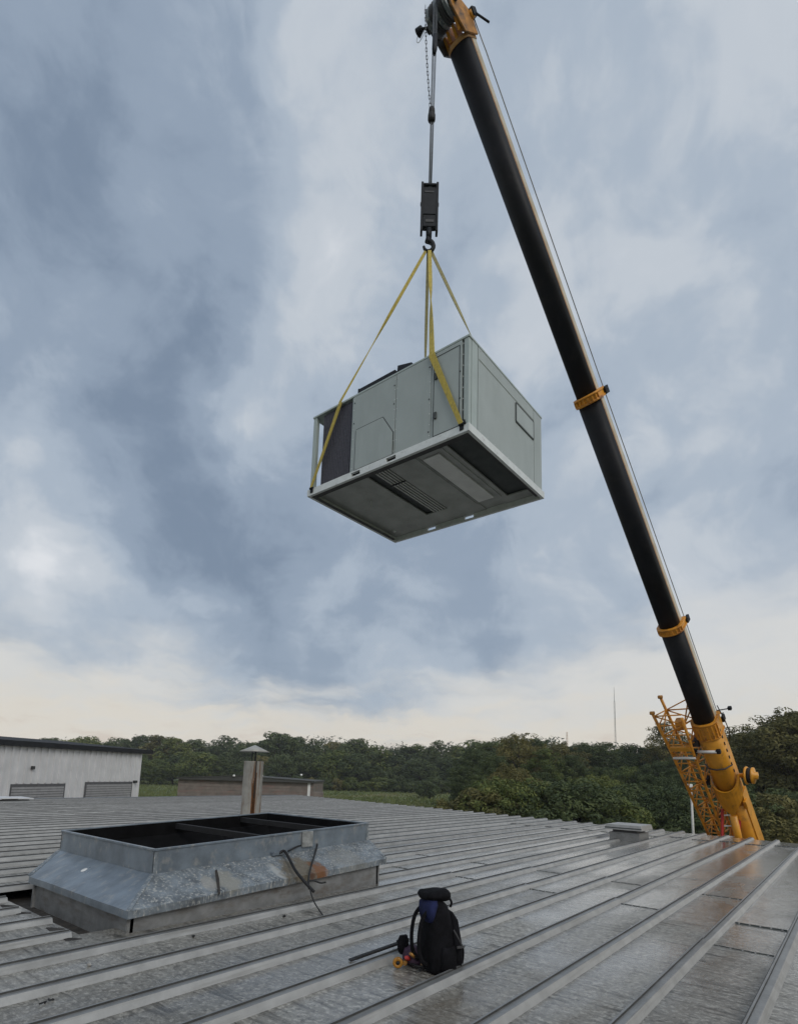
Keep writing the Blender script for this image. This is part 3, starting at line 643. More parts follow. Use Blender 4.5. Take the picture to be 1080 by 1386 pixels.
# right face (normal -Y)
Y = UY0
q = MB(); q.box((6.035, Y-.012+.004, 6.085), (7.745, Y+.02, 7.365)); rp_ = part('end_panel', q, 'unit', un, .004)
q = MB(); q.box((7.757, Y-.008, 6.085), (UX1-.01, Y+.018, 7.365)); part('end_panel', q, 'unit', un, .004)
q = MB(); q.box((UX0+.07, Y-.006, 6.085), (6.023, Y+.018, 7.365)); part('end_panel', q, 'unitpost', un, .004)
q = MB(); q.hexa([(6.045, Y-.009, 7.165), (7.74, Y-.009, 7.165), (7.74, Y-.006, 7.165), (6.045, Y-.006, 7.165), (6.045, Y-.016, 7.175), (7.74, Y-.016, 7.175), (7.74, Y-.006, 7.185), (6.045, Y-.006, 7.185)]); part('crease', q, 'unit', rp_)
q = MB(); q.box((7.14, Y-.022, 6.84), (7.71, Y-.009, 7.12)); wn_ = part('small_cover', q, 'unit', un, .004)
outline([(7.13, Y-.009, 6.83), (7.13, Y-.009, 7.13), (7.72, Y-.009, 7.13), (7.72, Y-.009, 6.83)], .015, wn_, 'y', -.012)
# roof of the unit
q = MB(); q.box((UX0-.012, UY0-.014, UZ1-.032), (UX1+.012, UY1+.012, UZ1)); part('top_cover', q, 'unitpost', un, .006)
# back and far ends
q = MB(); q.box((UX1-.02, UY0+.08, 6.085), (UX1+.004, 5.78, 7.365)); part('back_panel', q, 'unit', un, .004)
# gear on the top
q = MB(); q.box((5.84, 4.98, UZ1), (6.0, 5.72, UZ1+.115)); part('fan_guard', q, 'black', un, .01)
q = MB(); q.hexa([(5.86, 4.68, UZ1), (6.2, 4.68, UZ1), (6.2, 4.97, UZ1), (5.86, 4.97, UZ1), (5.88, 4.70, UZ1+.13), (6.2, 4.70, UZ1+.13), (6.2, 4.97, UZ1+.20), (5.88, 4.97, UZ1+.20)]); part('hood', q, 'black', un, .01)
q = MB(); q.lathe((7.1, 5.9, UZ1), (0, 0, 1), [(.42, 0), (.42, .06), (.38, .07), (.1, .08), (0, .08)], 24); part('fan_shroud', q, 'black', un)
q = MB(); q.box((5.85, 5.722, UZ1), (5.88, 5.75, UZ1+.13)); part('bracket', q, 'black', un)
for (y, z) in ((3.79, 6.5), (3.79, 6.9), (4.30, 6.2), (4.30, 6.7), (4.30, 7.2), (4.94, 6.9), (4.94, 7.2), (5.75, 6.9), (5.75, 7.25)):
    q = MB(); q.lathe((X-.008, y, z), (-1, 0, 0), [(.011, 0), (.011, .006), (0, .008)], 8); part('fastener', q, 'joint', un)
for y in (3.74, 4.29, 4.89, 4.93, 5.76):
    for k in range(8):
        q = MB(); q.lathe((X-.0085, y, 6.14+k*.165), (-1, 0, 0), [(.007, 0), (.007, .004), (0, .005)], 6); part('screw', q, 'rail', un)
for z in (6.4, 7.0):
    q = MB(); q.box((X-.03, 4.165, z-.05), (X-.008, 4.205, z+.05)); part('door_latch', q, 'joint', un, .006)
for k in range(9):
    for z in (6.12, 7.33):
        q = MB(); q.lathe((6.09+k*.2, Y-.0085, z), (0, -1, 0), [(.007, 0), (.007, .004), (0, .005)], 6); part('screw', q, 'rail', un)
# base rails, each with its lifting slots
zr0, zr1 = UZ0-.035, UZ0+.075
def rail_x(x0, x1, slots, outer):
    segs = []; y = UY0-.03
    for (a, b2) in slots+[(UY1+.03, None)]:
        segs.append((y, a)); y = b2
    q = MB()
    for (a, b2) in segs: q.box((x0, a, zr0), (x1, b2, zr1))
    for (a, b2) in slots:
        q.box((x0, a, zr0+.088), (x1, b2, zr1)); q.box((x0, a, zr0), (x1, b2, zr0+.024))
    r = part('base_rail', q, 'rail', un)
    return r
rail_x(UX0-.03, UX0+.015, [(4.86, 5.04), (5.56, 5.74)], True)
rail_x(UX1-.015, UX1+.03, [(4.93, 5.12), (5.74, 5.93)], False)
q = MB(); q.box((UX0+.016, UY0-.03, zr0), (UX1-.016, UY0+.015, zr1)); part('base_rail', q, 'rail', un)
q = MB(); q.box((UX0+.016, UY1-.015, zr0), (UX1-.016, UY1+.03, zr1)); part('base_rail', q, 'rail', un)
# inner channel flanges
for (a, b2) in (((UX0+.016, UY0+.016, zr0), (UX0+.10, UY1-.016, zr0+.008)), ((UX0+.101, UY0+.016, zr0), (UX1-.101, UY0+.06, zr0+.008)), ((UX0+.101, UY1-.08, zr0), (UX1-.101, UY1-.016, zr0+.008))):
    q = MB(); q.box(a, b2); part('rail_flange', q, 'bar', un)
for (a, b2) in ((4.84, 5.06), (5.54, 5.76)):
    q = MB(); q.box((UX0+.017, a, zr0+.012), (UX0+.06, b2, zr1-.004)); part('slot_shade_backing', q, 'dark', un)  # black backing added behind the rail slots, painting their shade
# base pan pieces (open ducts stay open)
zp = 6.055
def pan(y0, y1, x0=UX0+.02, x1=UX1-.02, mat='pan', z=zp, name='base_pan', t=.02):
    q = MB(); q.box((x0, y0, z), (x1, y1, z+t)); return part(name, q, mat, un)
pan(UY0+.017, 3.74); pan(4.15, 4.30, mat='pan'); pan(4.301, 4.66, mat='pan', z=zp+.012); pan(4.661, 5.19); pan(5.63, UY1-.017)
pan(3.741, 4.149, UX0+.02, 6.0); pan(3.741, 4.149, 7.80, UX1-.02); pan(5.191, 5.629, UX0+.02, 5.99); pan(5.191, 5.629, 7.60, UX1-.02)
pan(4.34, 4.63, 6.12, 7.70, 'panlight', zp-.012, 'blank_panel', .02)
for y in (4.24, 4.70):
    q = MB(); q.box((6.02, y-.015, zp-.014), (7.74, y+.015, zp-.001)); part('pan_flange', q, 'pan', un)
q = MB(); q.box((5.99, 3.74, 6.30), (7.81, 4.15, 6.32)); part('return_duct', q, 'dark', un)
q = MB(); q.box((5.99, 5.19, 6.30), (7.61, 5.63, 6.32)); part('supply_duct', q, 'dark', un)
for k in range(5):
    y = 5.225+k*.056; q = MB(); q.box((6.0, y, zp-.004), (7.59, y+.010, zp+.018)); part('grille_bar', q, 'panlight', un)
q = MB(); q.box((6.42, 5.20, zp-.010), (6.45, 5.50, zp-.005)); part('grille_tie', q, 'black', un)
q = MB(); q.lathe((6.62, 6.08, zp-.10), (0, 0, 1), [(.012, 0), (.012, .10)], 8); part('drain_stub', q, 'rail', un)
q = MB(); q.lathe((7.78, 6.52, zp-.02), (0, 0, 1), [(0, 0), (.03, 0), (.03, .02)], 10); part('drain_plug', q, 'rail', un)
# lifting lugs
LUG = {}
for key, (x, y) in dict(a=(UX0-.04, 3.74), b=(UX0-.04, 6.625), c=(UX1+.04, 3.74), d=(UX1+.04, 6.625)).items():
    q = MB(); s_ = -1 if x < 7 else 1
    q.box((min(x, x-s_*.02), y-.03, 6.0), (max(x, x-s_*.02), y+.03, 6.10)); q.tube([(x+s_*.004, y-.035, 6.075), (x+s_*.004, y+.035, 6.075)], .018, 8); lug = part('lifting_lug', q, 'black', un); LUG[key] = Vector((x+s_*.012, y, 6.08))
q = MB(); q.tube([(UX0-.034, 3.685, 6.07), (UX0-.034, 3.70, 6.13)], .014, 8); part('shackle_pin', q, 'black', un)

# ------------------------------------------------------------------ hook block, slings, hoist rope
HX, HY, HZ = 6.905, 5.21, 10.78
hb = thing('hook_block', (HX, HY, HZ), 'black crane hook block hanging from steel ropes above the slings', 'hook block')
bx = Vector((_R0.x, _R0.y, 0)); by = Vector((_F.x, _F.y, 0))   # block faces the roof
def bb(q, a0, a1, b0, b1, z0, z1):
    c = Vector((HX, HY, 0))+bx*((a0+a1)/2)+by*((b0+b1)/2)+_Z*((z0+z1)/2)
    return q.obox(c, bx*((a1-a0)/2), by*((b1-b0)/2), _Z*((z1-z0)/2))
for s_ in (-1, 1):
    q = MB(); bb(q, s_*.135-.020, s_*.135+.020, -.065, .065, 10.96, 11.97); part('side_plate', q, 'black', hb, .008)
q = MB(); bb(q, -.114, .114, -.04, .04, 11.94, 11.968); part('top_bar', q, 'black', hb)
q = MB(); bb(q, -.114, .114, -.045, .045, 11.82, 11.87); part('rope_guard', q, 'black', hb)
for s_ in (-1, 1):
    q = MB(); bb(q, -.114, .114, s_*.055-.006, s_*.055+.006, 11.30, 11.82); part('cover_plate', q, 'black', hb, .004)
q = MB(); bb(q, -.114, .114, -.05, .05, 11.06, 11.298); part('weight', q, 'black', hb, .01)
for k in range(4):
    q = MB(); q.lathe(Vector((HX, HY, 11.56))+bx*(-.100+k*.052), bx, [(.02, 0), (.044, 0), (.047, .006), (.04, .018), (.04, .026), (.047, .038), (.044, .044), (.02, .044)], 24); part('sheave', q, 'black', hb)
q = MB(); q.tube([Vector((HX, HY, 11.56))-bx*.165, Vector((HX, HY, 11.56))+bx*.165], .03, 12); part('axle', q, 'bar', hb)
q = MB(); bb(q, -.065, .08, -.058, -.0505, 11.14, 11.19); part('rating_plate', q, 'bar', hb)
q = MB(); bb(q, -.09, .07, -.068, -.0615, 11.74, 11.77); part('rating_plate', q, 'bar', hb)
q = MB(); q.tube([(HX, HY, 11.04), (HX, HY, 10.86)], [.055, .05], 12); part('shank', q, 'black', hb)
hp = [Vector((HX, HY, 10.90))]
for k in range(13):
    a = math.pi*.5+.25 - k*(math.pi*1.55)/12
    hp.append(Vector((HX, HY, 10.70))+bx*(.085*math.cos(a)) + _Z*(.10*math.sin(a)))
q = MB(); q.tube(hp, [.045]+[.05-.0022*k for k in range(13)], 10); part('hook', q, 'black', hb)
HK = Vector((HX, HY, 10.64))
def strap(name, pts, label, widths, wdir, mat='sling', g='yellow lifting slings'):
    # flat webbing following points; wdir: width direction at every point
    q = MB(); P_ = [Vector(p) for p in pts]
    seq = []
    for i in range(len(P_)-1):
        n_ = max(2, int((P_[i+1]-P_[i]).length/.15))
        for k in range(n_):
            t = k/n_; seq.append((P_[i].lerp(P_[i+1], t), widths[i]+(widths[i+1]-widths[i])*t, Vector(wdir[i]).lerp(Vector(wdir[i+1]), t).normalized()))
    seq.append((P_[-1], widths[-1], Vector(wdir[-1])))
    ring = []
    for i, (p, wd, wv_) in enumerate(seq):
        tg = (seq[min(i+1, len(seq)-1)][0]-seq[max(i-1, 0)][0]).normalized()
        s_ = (wv_-tg*wv_.dot(tg)).normalized(); nn = tg.cross(s_)*.006
        s_ = s_*wd/2; ring.append([p-s_-nn, p+s_-nn, p+s_+nn, p-s_+nn])
    vs = [x for r in ring for x in r]; fs = []
    for i in range(len(ring)-1):
        for k in range(4): a = i*4+k; b2 = i*4+(k+1) % 4; fs.append((a, b2, b2+4, a+4))
    fs += [(3, 2, 1, 0), tuple(len(vs)-4+k for k in range(4))]
    q.add(vs, fs, 0, False)
    o = part('lifting_sling', q, mat, None); tag(o, label, 'sling', g); return o
v1 = (0, 1, 0); vx = (1, 0, 0)
strap('s', [HK+bx*-.03, (UX0-.02, 6.07, UZ1+.012), (UX0-.035, 6.06, UZ1-.05), LUG['b']], 'long yellow sling running down to the left corner of the hanging unit', [.05, .055, .075, .05], [tuple(bx), v1, v1, v1])
strap('s', [HK+bx*.02, (UX0-.02, 4.262, UZ1+.012), (UX0-.035, 4.25, UZ1-.05), LUG['a']], 'broad yellow sling crossing the near side panel of the hanging unit', [.06, .085, .10, .06], [tuple(bx), v1, v1, v1])
strap('s', [HK+bx*-.005+by*.02, (UX1+.02, 6.10, UZ1+.012), (UX1+.035, 6.1, UZ1-.05), LUG['d']], 'sling dropping almost straight from the hook behind the unit', [.05, .07, .07, .05], [tuple(bx), v1, v1, v1], 'slingpale')
strap('s', [HK+bx*.04+by*.02, (UX1+.02, 4.15, UZ1+.012), (UX1+.035, 4.15, UZ1-.05), LUG['c']], 'short looking sling going down right to the far top edge of the unit', [.055, .07, .07, .05], [tuple(bx), v1, v1, v1], 'slingpale')

# ------------------------------------------------------------------ the crane
B0 = at_depth(1009, 1130, 18.4)                               # boom axis level with the eave
hd = Vector((HX, HY, 0)); tip_r = ray(620, 52)
pn = Vector((B0.x-HX, B0.y-HY, 0)).normalized(); plane_n = Vector((-pn.y, pn.x, 0))
tt = (Vector((HX+pn.x*.45, HY+pn.y*.45, 0))-EYE).dot(plane_n)/tip_r.dot(plane_n)
B1 = EYE + tip_r*tt
T = (B1-B0).normalized(); LEN = (B1-B0).length
Uv = T.cross(_Z).normalized()                                 # to one side
if Uv.dot(Vector((0, -1, 0))) < 0: Uv = -Uv
Wv = Uv.cross(T).normalized()
if Wv.z < 0: Wv = -Wv
def along_px(py_):   # distance along the boom axis at which it passes image row py_
    lo, hi = -4.0, LEN+2
    for _ in range(50):
        mid = (lo+hi)/2; p = B0+T*mid-EYE; yy = PPY-FPX*p.dot(UP)/p.dot(FW)
        if yy > py_: lo = mid
        else: hi = mid
    return (lo+hi)/2
def BP(s_, u=0.0, w_=0.0): return B0+T*s_+Uv*u+Wv*w_
cr_ = thing('mobile_crane', (B0.x+2, B0.y-.3, GZ), 'yellow mobile crane with a long dark telescopic boom lifting the unit', 'crane')
def uprof(W_, H_, n_=16):
    r = W_/2; zc_ = -H_/2+r*.8
    pr = [(W_/2*.94, H_/2), (W_/2, H_/2-.04), (W_/2, H_*.16), (W_/2, H_*.06)]
    for k in range(1, n_):
        a = math.pi*k/n_; pr.append((r*math.cos(a), zc_-r*.8*math.sin(a)))
    pr += [(-W_/2, H_*.06), (-W_/2, H_*.16), (-W_/2, H_/2-.04), (-W_/2*.94, H_/2)]
    return pr
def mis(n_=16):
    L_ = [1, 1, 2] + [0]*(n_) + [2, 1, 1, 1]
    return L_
s_c0 = along_px(975); s_c1 = along_px(847); s_c2 = along_px(537); s_tip = LEN
WB, W1, W2, W3 = .64, .57, .52, .465
HR = 1.04
q = MB(); pr = uprof(WB, WB*HR); q.loft(BP(along_px(1084)), BP(s_c0), pr, pr, Uv, Wv); part('boom_base_section', q, 'orange', cr_)
q = MB(); pr = [(a+.10, b_+.05) for a, b_ in uprof(.50, .64)]; q.loft(BP(-3.2), BP(along_px(1084)-.001), pr, pr, Uv, Wv); part('boom_foot', q, 'orange', cr_)
for (a, b2, W_) in ((s_c0-.3, s_c1, W1), (s_c1-.3, s_c2, W2), (s_c2-.3, s_tip-.1, W3)):
    q = MB(); pr = uprof(W_, W_*HR); q.loft(BP(a), BP(b2), pr, pr, Uv, Wv, mis()); part('boom_section', q, ['boomdark', 'boomside', 'boomedge'], cr_)
def collar(s_, W_, L_):
    q = MB(); pr = uprof(W_+.06, (W_+.06)*HR); q.loft(BP(s_-L_), BP(s_), pr, pr, Uv, Wv); c = part('boom_collar', q, 'orange', cr_, .012)
    for (dd, ex) in ((-L_-.03, .10), (.0, .11)):
        q = MB(); pr2 = uprof(W_+ex, (W_+ex)*HR); q.loft(BP(s_+dd), BP(s_+dd+.05), pr2, pr2, Uv, Wv); part('collar_flange', q, 'orange2', c)
    for k in range(9):
        a = math.pi*(k+.5)/9; r = (W_+.07)/2
        pp = BP(s_-L_/2, r*math.cos(a), -(W_+.07)*HR/2+r*.8-r*.8*math.sin(a))
        q = MB(); q.obox(pp, T*(L_*.45), Uv*.022, Wv*.022); part('collar_rib', q, 'orange2', c)
    q = MB(); q.obox(BP(s_-L_/2, (W_)/2+.05, W_*HR/2+.10), T*.09, Uv*.035, Wv*.10); part('rope_bracket', q, 'black', c, .01)
    q = MB(); q.tube([BP(s_-.05, W_/2, W_*HR/2+.05), BP(s_-.05, W_/2+.12, W_*HR/2+.08)], .016, 6); part('rope_guide', q, 'bar', c)
    return c
collar(s_c0, WB-.02, .50); collar(s_c1, W1, .13); collar(s_c2, W2, .13)
# luffing rope up the back of the boom
q = MB(); q.tube([BP(-2.0, .24, WB*HR/2+.06), BP(s_c0, .26, WB*HR/2+.06), BP(s_c1, .28, W1*HR/2+.07), BP(s_c2, .275, W2*HR/2+.08), BP(s_tip-.4, .28, W3*HR/2+.12), BP(s_tip+.3, .28, W3*HR/2+.08)], .012, 6); part('boom_rope', q, 'paleropes', cr_)
# boom head
tipd = (B1-EYE).dot(FW)
zsc = at_depth(598, 43, tipd).z
SC = Vector((HX, HY, 0))+pn*.24+_Z*zsc                        # sheave axis centre
q = MB(); pr = uprof(W3+.03, (W3+.03)*HR); q.loft(BP(s_tip-.16), BP(s_tip-.08), pr, pr, Uv, Wv); part('head_band', q, 'boomedge', cr_, .006)
tN = BP(s_tip-.10)
for u in (-.29, .255):
    q = MB(); cN = SC+Uv*u
    q.prism([BP(s_tip-.12, u, .26), BP(s_tip-.12, u, -.24), cN-T*.10-Wv*.20, cN+T*.12-Wv*.16, cN+T*.18+Wv*.06, BP(s_tip+.24, u, .28)], Uv*.035); part('head_cheek', q, 'headplate' if u > 0 else 'bar', cr_, .006)
for k in range(5):
    c = SC+Uv*(-.25+k*.100)
    q = MB(); q.lathe(c, Uv, [(.06, 0), (.24, 0), (.252, .012), (.215, .032), (.215, .045), (.252, .065), (.24, .077), (.06, .077)], 28); part('sheave', q, 'galv_dirty' if k % 2 == 0 else 'bar', cr_)
q = MB(); q.tube([SC-Uv*.40, SC+Uv*.40], .06, 12); part('sheave_axle', q, 'black', cr_)
for k, u in enumerate((-.22, -.08, .06, .20)):
    q = MB(); q.obox(BP(s_tip+.04+.05*(k % 2), u, .04-.05*k), T*.13, Uv*.030, Wv*(.14+.05*(k % 2))); part('head_bracket', q, 'orange2' if k % 2 else 'orange', cr_, .015)
for u in (-.16, .10, .26):
    q = MB(); q.lathe(BP(s_tip+.20, u, .26), Uv, [(0, 0), (.075, 0), (.075, .07), (0, .07)], 16); part('guide_roller', q, 'black' if u < .2 else 'orange', cr_)
q = MB(); q.tube([BP(s_tip+.26, .30, .32), BP(s_tip-.10, .52, .34)], .022, 6); part('trip_lever', q, 'black', cr_)
q = MB(); q.obox(BP(s_tip+.22, .30, .30), T*.07, Uv*.06, Wv*.08); part('lever_bracket', q, 'black', cr_, .01)
hl = SC-Uv*.40-Wv*.02-pn*.12
q = MB(); q.lathe(hl-Uv*.06, -Uv, [(0, -.02), (.055, -.02), (.085, .09), (.0, .1)], 12); part('head_lamp', q, 'black', cr_)
q = MB(); q.tube([SC-Uv*.30, hl-Uv*.06], .025, 8); part('lamp_arm', q, 'black', cr_)
q = MB(); q.tube(smooth_pts([hl-Uv*.10, hl-Uv*.18-_Z*.14, hl-Uv*.12-_Z*.26, hl-Uv*.0-_Z*.22, hl+Uv*.04-_Z*.12]), .006, 6); part('lamp_wire', q, 'cap', cr_)
# hoist falls from the head sheaves to the block
def top_pt(o): return Vector((HX, HY, 0))+bx*o
zs = SC.z-.05
for o, zz in ((-.035, 11.86), (.02, 11.86), (-.012, 11.86), (.045, 11.86)):
    q = MB(); a = Vector((HX, HY, zs))+bx*(o*.9+.02)
    q.tube([a, Vector((HX, HY, zz))+bx*(o*.55)], .008, 6); part('hoist_rope', q, 'steelrope', cr_)
q = MB(); q.tube([Vector((HX, HY, 15.28))+bx*.03, Vector((HX, HY, 14.98))+bx*.025, Vector((HX, HY, 14.86))+bx*.022], [.05, .05, .03], 10); part('wedge_socket', q, 'black', cr_)
# two-block limit weight on its chain
aw = thing('limit_weight', (HX, HY, 13.3), 'small black limit switch weight on a chain above the hook block', 'weight')
q = MB(); q.lathe((HX, HY, 13.34), (0, 0, 1), [(.0, 0), (.05, 0), (.07, .04), (.07, .14), (.045, .17), (.06, .20), (.055, .28), (.0, .31)], 12); part('weight_body', q, 'blacksoft', aw)
ctop = Vector((HX, HY, SC.z-.12))-bx*.17; cbot = Vector((HX, HY, 13.66))-bx*.03; NL = 26
for k in range(NL):
    f0, f1 = k/NL, (k+1)/NL
    sag = lambda f: ctop.lerp(cbot, f)-bx*(.02*math.sin(math.pi*f))
    a, b2 = sag(f0), sag(f1); dv = (b2-a).normalized(); sv = (bx if k % 2 else by)*.014
    q = MB(); loop = [a-dv*.006+sv*0, a+sv, b2+sv, b2+dv*.006, b2-sv, a-sv, a-dv*.006]
    q.tube(loop, .005, 5); part('chain_link', q, 'bar', aw)
# doubler plate under the base section where the lift cylinder is pinned
hh = -WB*HR/2
q = MB()
def belly(s_, f, dz=.06): a = math.pi*f; r = WB/2+dz; return BP(s_, r*math.cos(a), -WB*HR/2+WB/2*.8-(WB/2*.8+dz)*math.sin(a))
sd0 = along_px(1045); sd1 = along_px(1092)
rows = []
for k in range(13):
    f = k/12; cv = abs(f-.5)*2
    rows.append((belly(sd0+(.35*(1-cv**2) * -1.3), f), belly(sd1+.9*cv-.0, f)))
for k in range(12): q.add([rows[k][0], rows[k+1][0], rows[k+1][1], rows[k][1]], [(0, 1, 2, 3)])
me = q.clean('doubler', 'orange'); bm = bmesh.new(); bm.from_mesh(me); bmesh.ops.recalc_face_normals(bm, faces=bm.faces); bmesh.ops.solidify(bm, geom=bm.faces[:], thickness=.05); bm.to_mesh(me); bm.free()
link('pivot_plate', me, cr_)
q = MB(); q.tube([belly(along_px(1031), .08), belly(along_px(1031), .3), belly(along_px(1031), .5), belly(along_px(1031), .7), belly(along_px(1031), .95)], .022, 8); part('belly_band', q, 'bar', cr_)
q = MB(); q.tube([BP(along_px(1006), -.36, -.40), BP(along_px(1006), .20, -.42)], .045, 8); part('stay_rod', q, 'white', cr_)
for u, w_ in ((-.40, -.39), (.24, -.40)):
    q = MB(); q.obox(BP(along_px(1006), u, w_), T*.06, Uv*.06, Wv*.05); part('rod_bracket', q, 'black', cr_, .01)
# lift cylinder from pivot plate down to the turntable
foot = Vector((B0.x+.2, B0.y-.1, GZ+2.0))
q = MB(); q.tube([belly(sd1, .5), belly(sd1, .5).lerp(foot, .45)], .11, 14); part('cylinder_rod', q, 'orange', cr_)
q = MB(); q.tube([belly(sd1, .5).lerp(foot, .45), foot], .22, 14); part('cylinder_barrel', q, 'orange', cr_)
# side hose reel, small mirror arm, hydraulic pipe
ra = BP(along_px(1052), WB/2+.05, .10)
q = MB(); q.lathe(ra, Uv, [(.07, 0), (.07, .18), (.26, .18), (.28, .21), (.26, .24), (.18, .24), (.18, .36), (.25, .36), (.25, .40), (.11, .42), (.11, .50), (0, .52)], 22); part('hose_reel', q, 'orange', cr_)
q = MB(); q.lathe(ra+Uv*.242, Uv, [(.17, 0), (.235, .0), (.235, .115), (.17, .115)], 20); part('reel_hose', q, 'blacksoft', cr_)
mm_ = BP(along_px(968), WB/2+.03, .20)
q = MB(); q.tube([mm_, mm_+Uv*.28+Wv*.06], .018, 6); part('lamp_arm', q, 'bar', cr_)
q = MB(); q.obox(mm_+Uv*.32+Wv*.08, T*.05, Uv*.05, Wv*.05); part('work_lamp', q, 'black', cr_, .015)
q = MB(); q.tube([BP(along_px(965), WB/2+.02, .34), BP(along_px(985), WB/2+.09, .35), BP(along_px(1000), WB/2+.11, .34), BP(along_px(1012), WB/2+.03, .32)], .016, 6); part('grab_rail', q, 'bar', cr_)
for k in range(7):
    q = MB(); q.obox(BP(along_px(988+k*9), WB/2+.012, -.02), T*.05, Uv*.012, Wv*.016); part('slot_cover', q, 'bar', cr_)
q = MB(); q.obox(BP(along_px(1083), WB/2+.05, -.12), T*.14, Uv*.05, Wv*.10); part('pin_boss', q, 'orange', cr_, .02)
q = MB(); q.obox(BP(along_px(1110), WB/2+.02, .08), T*1.2, Uv*.035, Wv*.22); part('side_plate', q, 'orange', cr_, .01)
# stowed lattice jib
JU = -.70
jib_s0, jib_s1 = along_px(1150)-.4, along_px(952)
jo = thing('lattice_jib', tuple(BP(jib_s0, JU, 0)), 'yellow lattice jib folded alongside the base of the crane boom', 'crane jib')
def jp(f, a, b_):      # f along 0..1; a,b in -1..1
    hw = .20+.15*f if f < .78 else .317+(f-.78)*.35
    hw2 = .30+.12*f
    return BP(jib_s0+(jib_s1-jib_s0)*f, JU-.05*f+a*hw, -.12+b_*hw2)
for (a, b2) in ((-1, -1), (1, -1), (1, 1), (-1, 1)):
    q = MB(); q.tube([jp(0, a, b2), jp(.3, a, b2), jp(.78, a, b2), jp(1.02 if a < 0 else .98, a*1.0, b2)], .045, 8); part('chord', q, 'orange2', jo)
NBAY = 17
cs = [(-1, -1), (1, -1), (1, 1), (-1, 1)]
for k in range(NBAY):
    f0, f1 = k/NBAY, (k+1)/NBAY
    for c in range(4):
        (a0, b0), (a1, b1) = cs[c], cs[(c+1) % 4]
        p0, p1 = (jp(f0, a0, b0), jp(f1, a1, b1)) if (k+c) % 2 else (jp(f0, a1, b1), jp(f1, a0, b0))
        q = MB(); q.tube([p0, p1], .021, 5); part('brace', q, 'orange2', jo)
        if c == 0 or k % 2:
            q = MB(); q.tube([jp(f1, a0, b0), jp(f1, a1, b1)], .022, 5); part('brace', q, 'orange2', jo)
for f in (.80, .13):
    q = MB(); q.obox(jp(f, 0, -1.05), T*.07, Uv*.30, Wv*.05); part('tie_plate', q, 'orange', jo, .01)
q = MB(); q.tube([jp(.745, -1, -1.1), jp(.745, 1.1, -1.1)], .04, 8); part('tie_rod', q, 'white', jo)
for (a, b2) in ((-1, -1), (-1, 1)):
    q = MB(); e_ = jp(1.02, a, b2); q.lathe(e_-Uv*.06, Uv, [(0, 0), (.055, 0), (.055, .12), (0, .12)], 12); part('end_lug', q, 'headplate', jo)
q = MB(); q.obox(jp(.9, .2, 0), T*.16, Uv*.10, Wv*.12); part('jib_winch', q, 'orange2', jo, .02)
q = MB(); q.obox(jp(.56, .8, -.2), T*.12, Uv*.12, Wv*.12); part('latch_box', q, 'black', jo, .02)
q = MB(); q.obox(BP(along_px(1000), -.42, -.1), T*.12, Uv*.12, Wv*.14); part('stow_bracket', q, 'bar', jo, .02)
# red access ladder at the jib foot
la = thing('access_ladder', tuple(at_depth(990, 1140, 18.0)), 'small red ladder with white rungs at the foot of the crane boom', 'ladder')
def lp(x, y): return at_depth(x, y, 17.9)
lc = lp(988.5, 1112); lx = (lp(1000, 1112)-lp(977, 1112)).normalized(); lz = (lx.cross(FW)).normalized(); lz = lz if lz.z > 0 else -lz
for s_ in (-1, 1):
    q = MB(); q.obox(lc+lx*s_*.27-lz*.45, lx*.035, lz*.85, FW*.03); part('rail', q, 'red', la, .006)
for k in range(5):
    q = MB(); q.tube([lc-lx*.25+lz*(.10-.34*k+.1), lc+lx*.25+lz*(.10-.34*k+.1)], .022, 8); part('rung', q, 'white', la)
# turret and carrier down in the yard (mostly hidden by the roof edge)
tx, ty = B0.x+2.0, B0.y-.3
q = MB(); q.lathe((tx, ty, GZ+1.45), (0, 0, 1), [(0, 0), (1.15, 0), (1.15, .28), (0, .28)], 24); part('turntable', q, 'bar', cr_)
for s_ in (-1, 1):
    q = MB(); q.prism([(tx-1.0, ty+s_*.62, GZ+1.74), (tx+2.6, ty+s_*.62, GZ+1.74), (tx+2.6, ty+s_*.62, GZ+2.6), (tx+1.2, ty+s_*.62, GZ+3.0), (tx-.6, ty+s_*.62, GZ+2.3)], (0, s_*.10, 0)); part('turret_cheek', q, 'orange', cr_, .02)
q = MB(); q.box((tx+2.62, ty-1.25, GZ+1.75), (tx+3.7, ty+1.25, GZ+2.75)); part('counterweight', q, 'orange', cr_, .05)
q = MB(); q.prism([(tx-1.3, ty-1.5, GZ+1.55), (tx+.6, ty-1.5, GZ+1.55), (tx+.6, ty-1.5, GZ+2.9), (tx-.7, ty-1.5, GZ+2.9), (tx-1.3, ty-1.5, GZ+2.2)], (0, .8, 0)); cabo = part('cab', q, 'orange', cr_, .05)
q = MB(); q.prism([(tx-1.1, ty-1.51, GZ+2.15), (tx+.4, ty-1.51, GZ+2.15), (tx+.4, ty-1.51, GZ+2.8), (tx-.66, ty-1.51, GZ+2.8)], (0, .004, 0)); part('cab_window', q, 'glass', cabo)
q = MB(); q.box((tx-4.2, ty-1.3, GZ+.95), (tx+6.0, ty+1.3, GZ+1.44)); part('carrier_deck', q, 'orange', cr_, .04)
for k, wx in enumerate((-3.2, -1.6, 3.0, 4.6)):
    for s_ in (-1, 1):
        q = MB(); q.lathe((tx+wx, ty+s_*1.05, GZ+.62), (0, s_, 0), [(.30, 0), (.58, 0), (.62, .05), (.62, .30), (.58, .35), (.32, .35), (.28, .28), (0, .28)], 20); wheel = part('wheel', q, 'tyre', cr_)
        q = MB(); q.lathe((tx+wx, ty+s_*1.34, GZ+.62), (0, s_, 0), [(0, .03), (.14, .03), (.16, 0), (.28, .01)], 14); part('rim', q, 'orange', wheel)

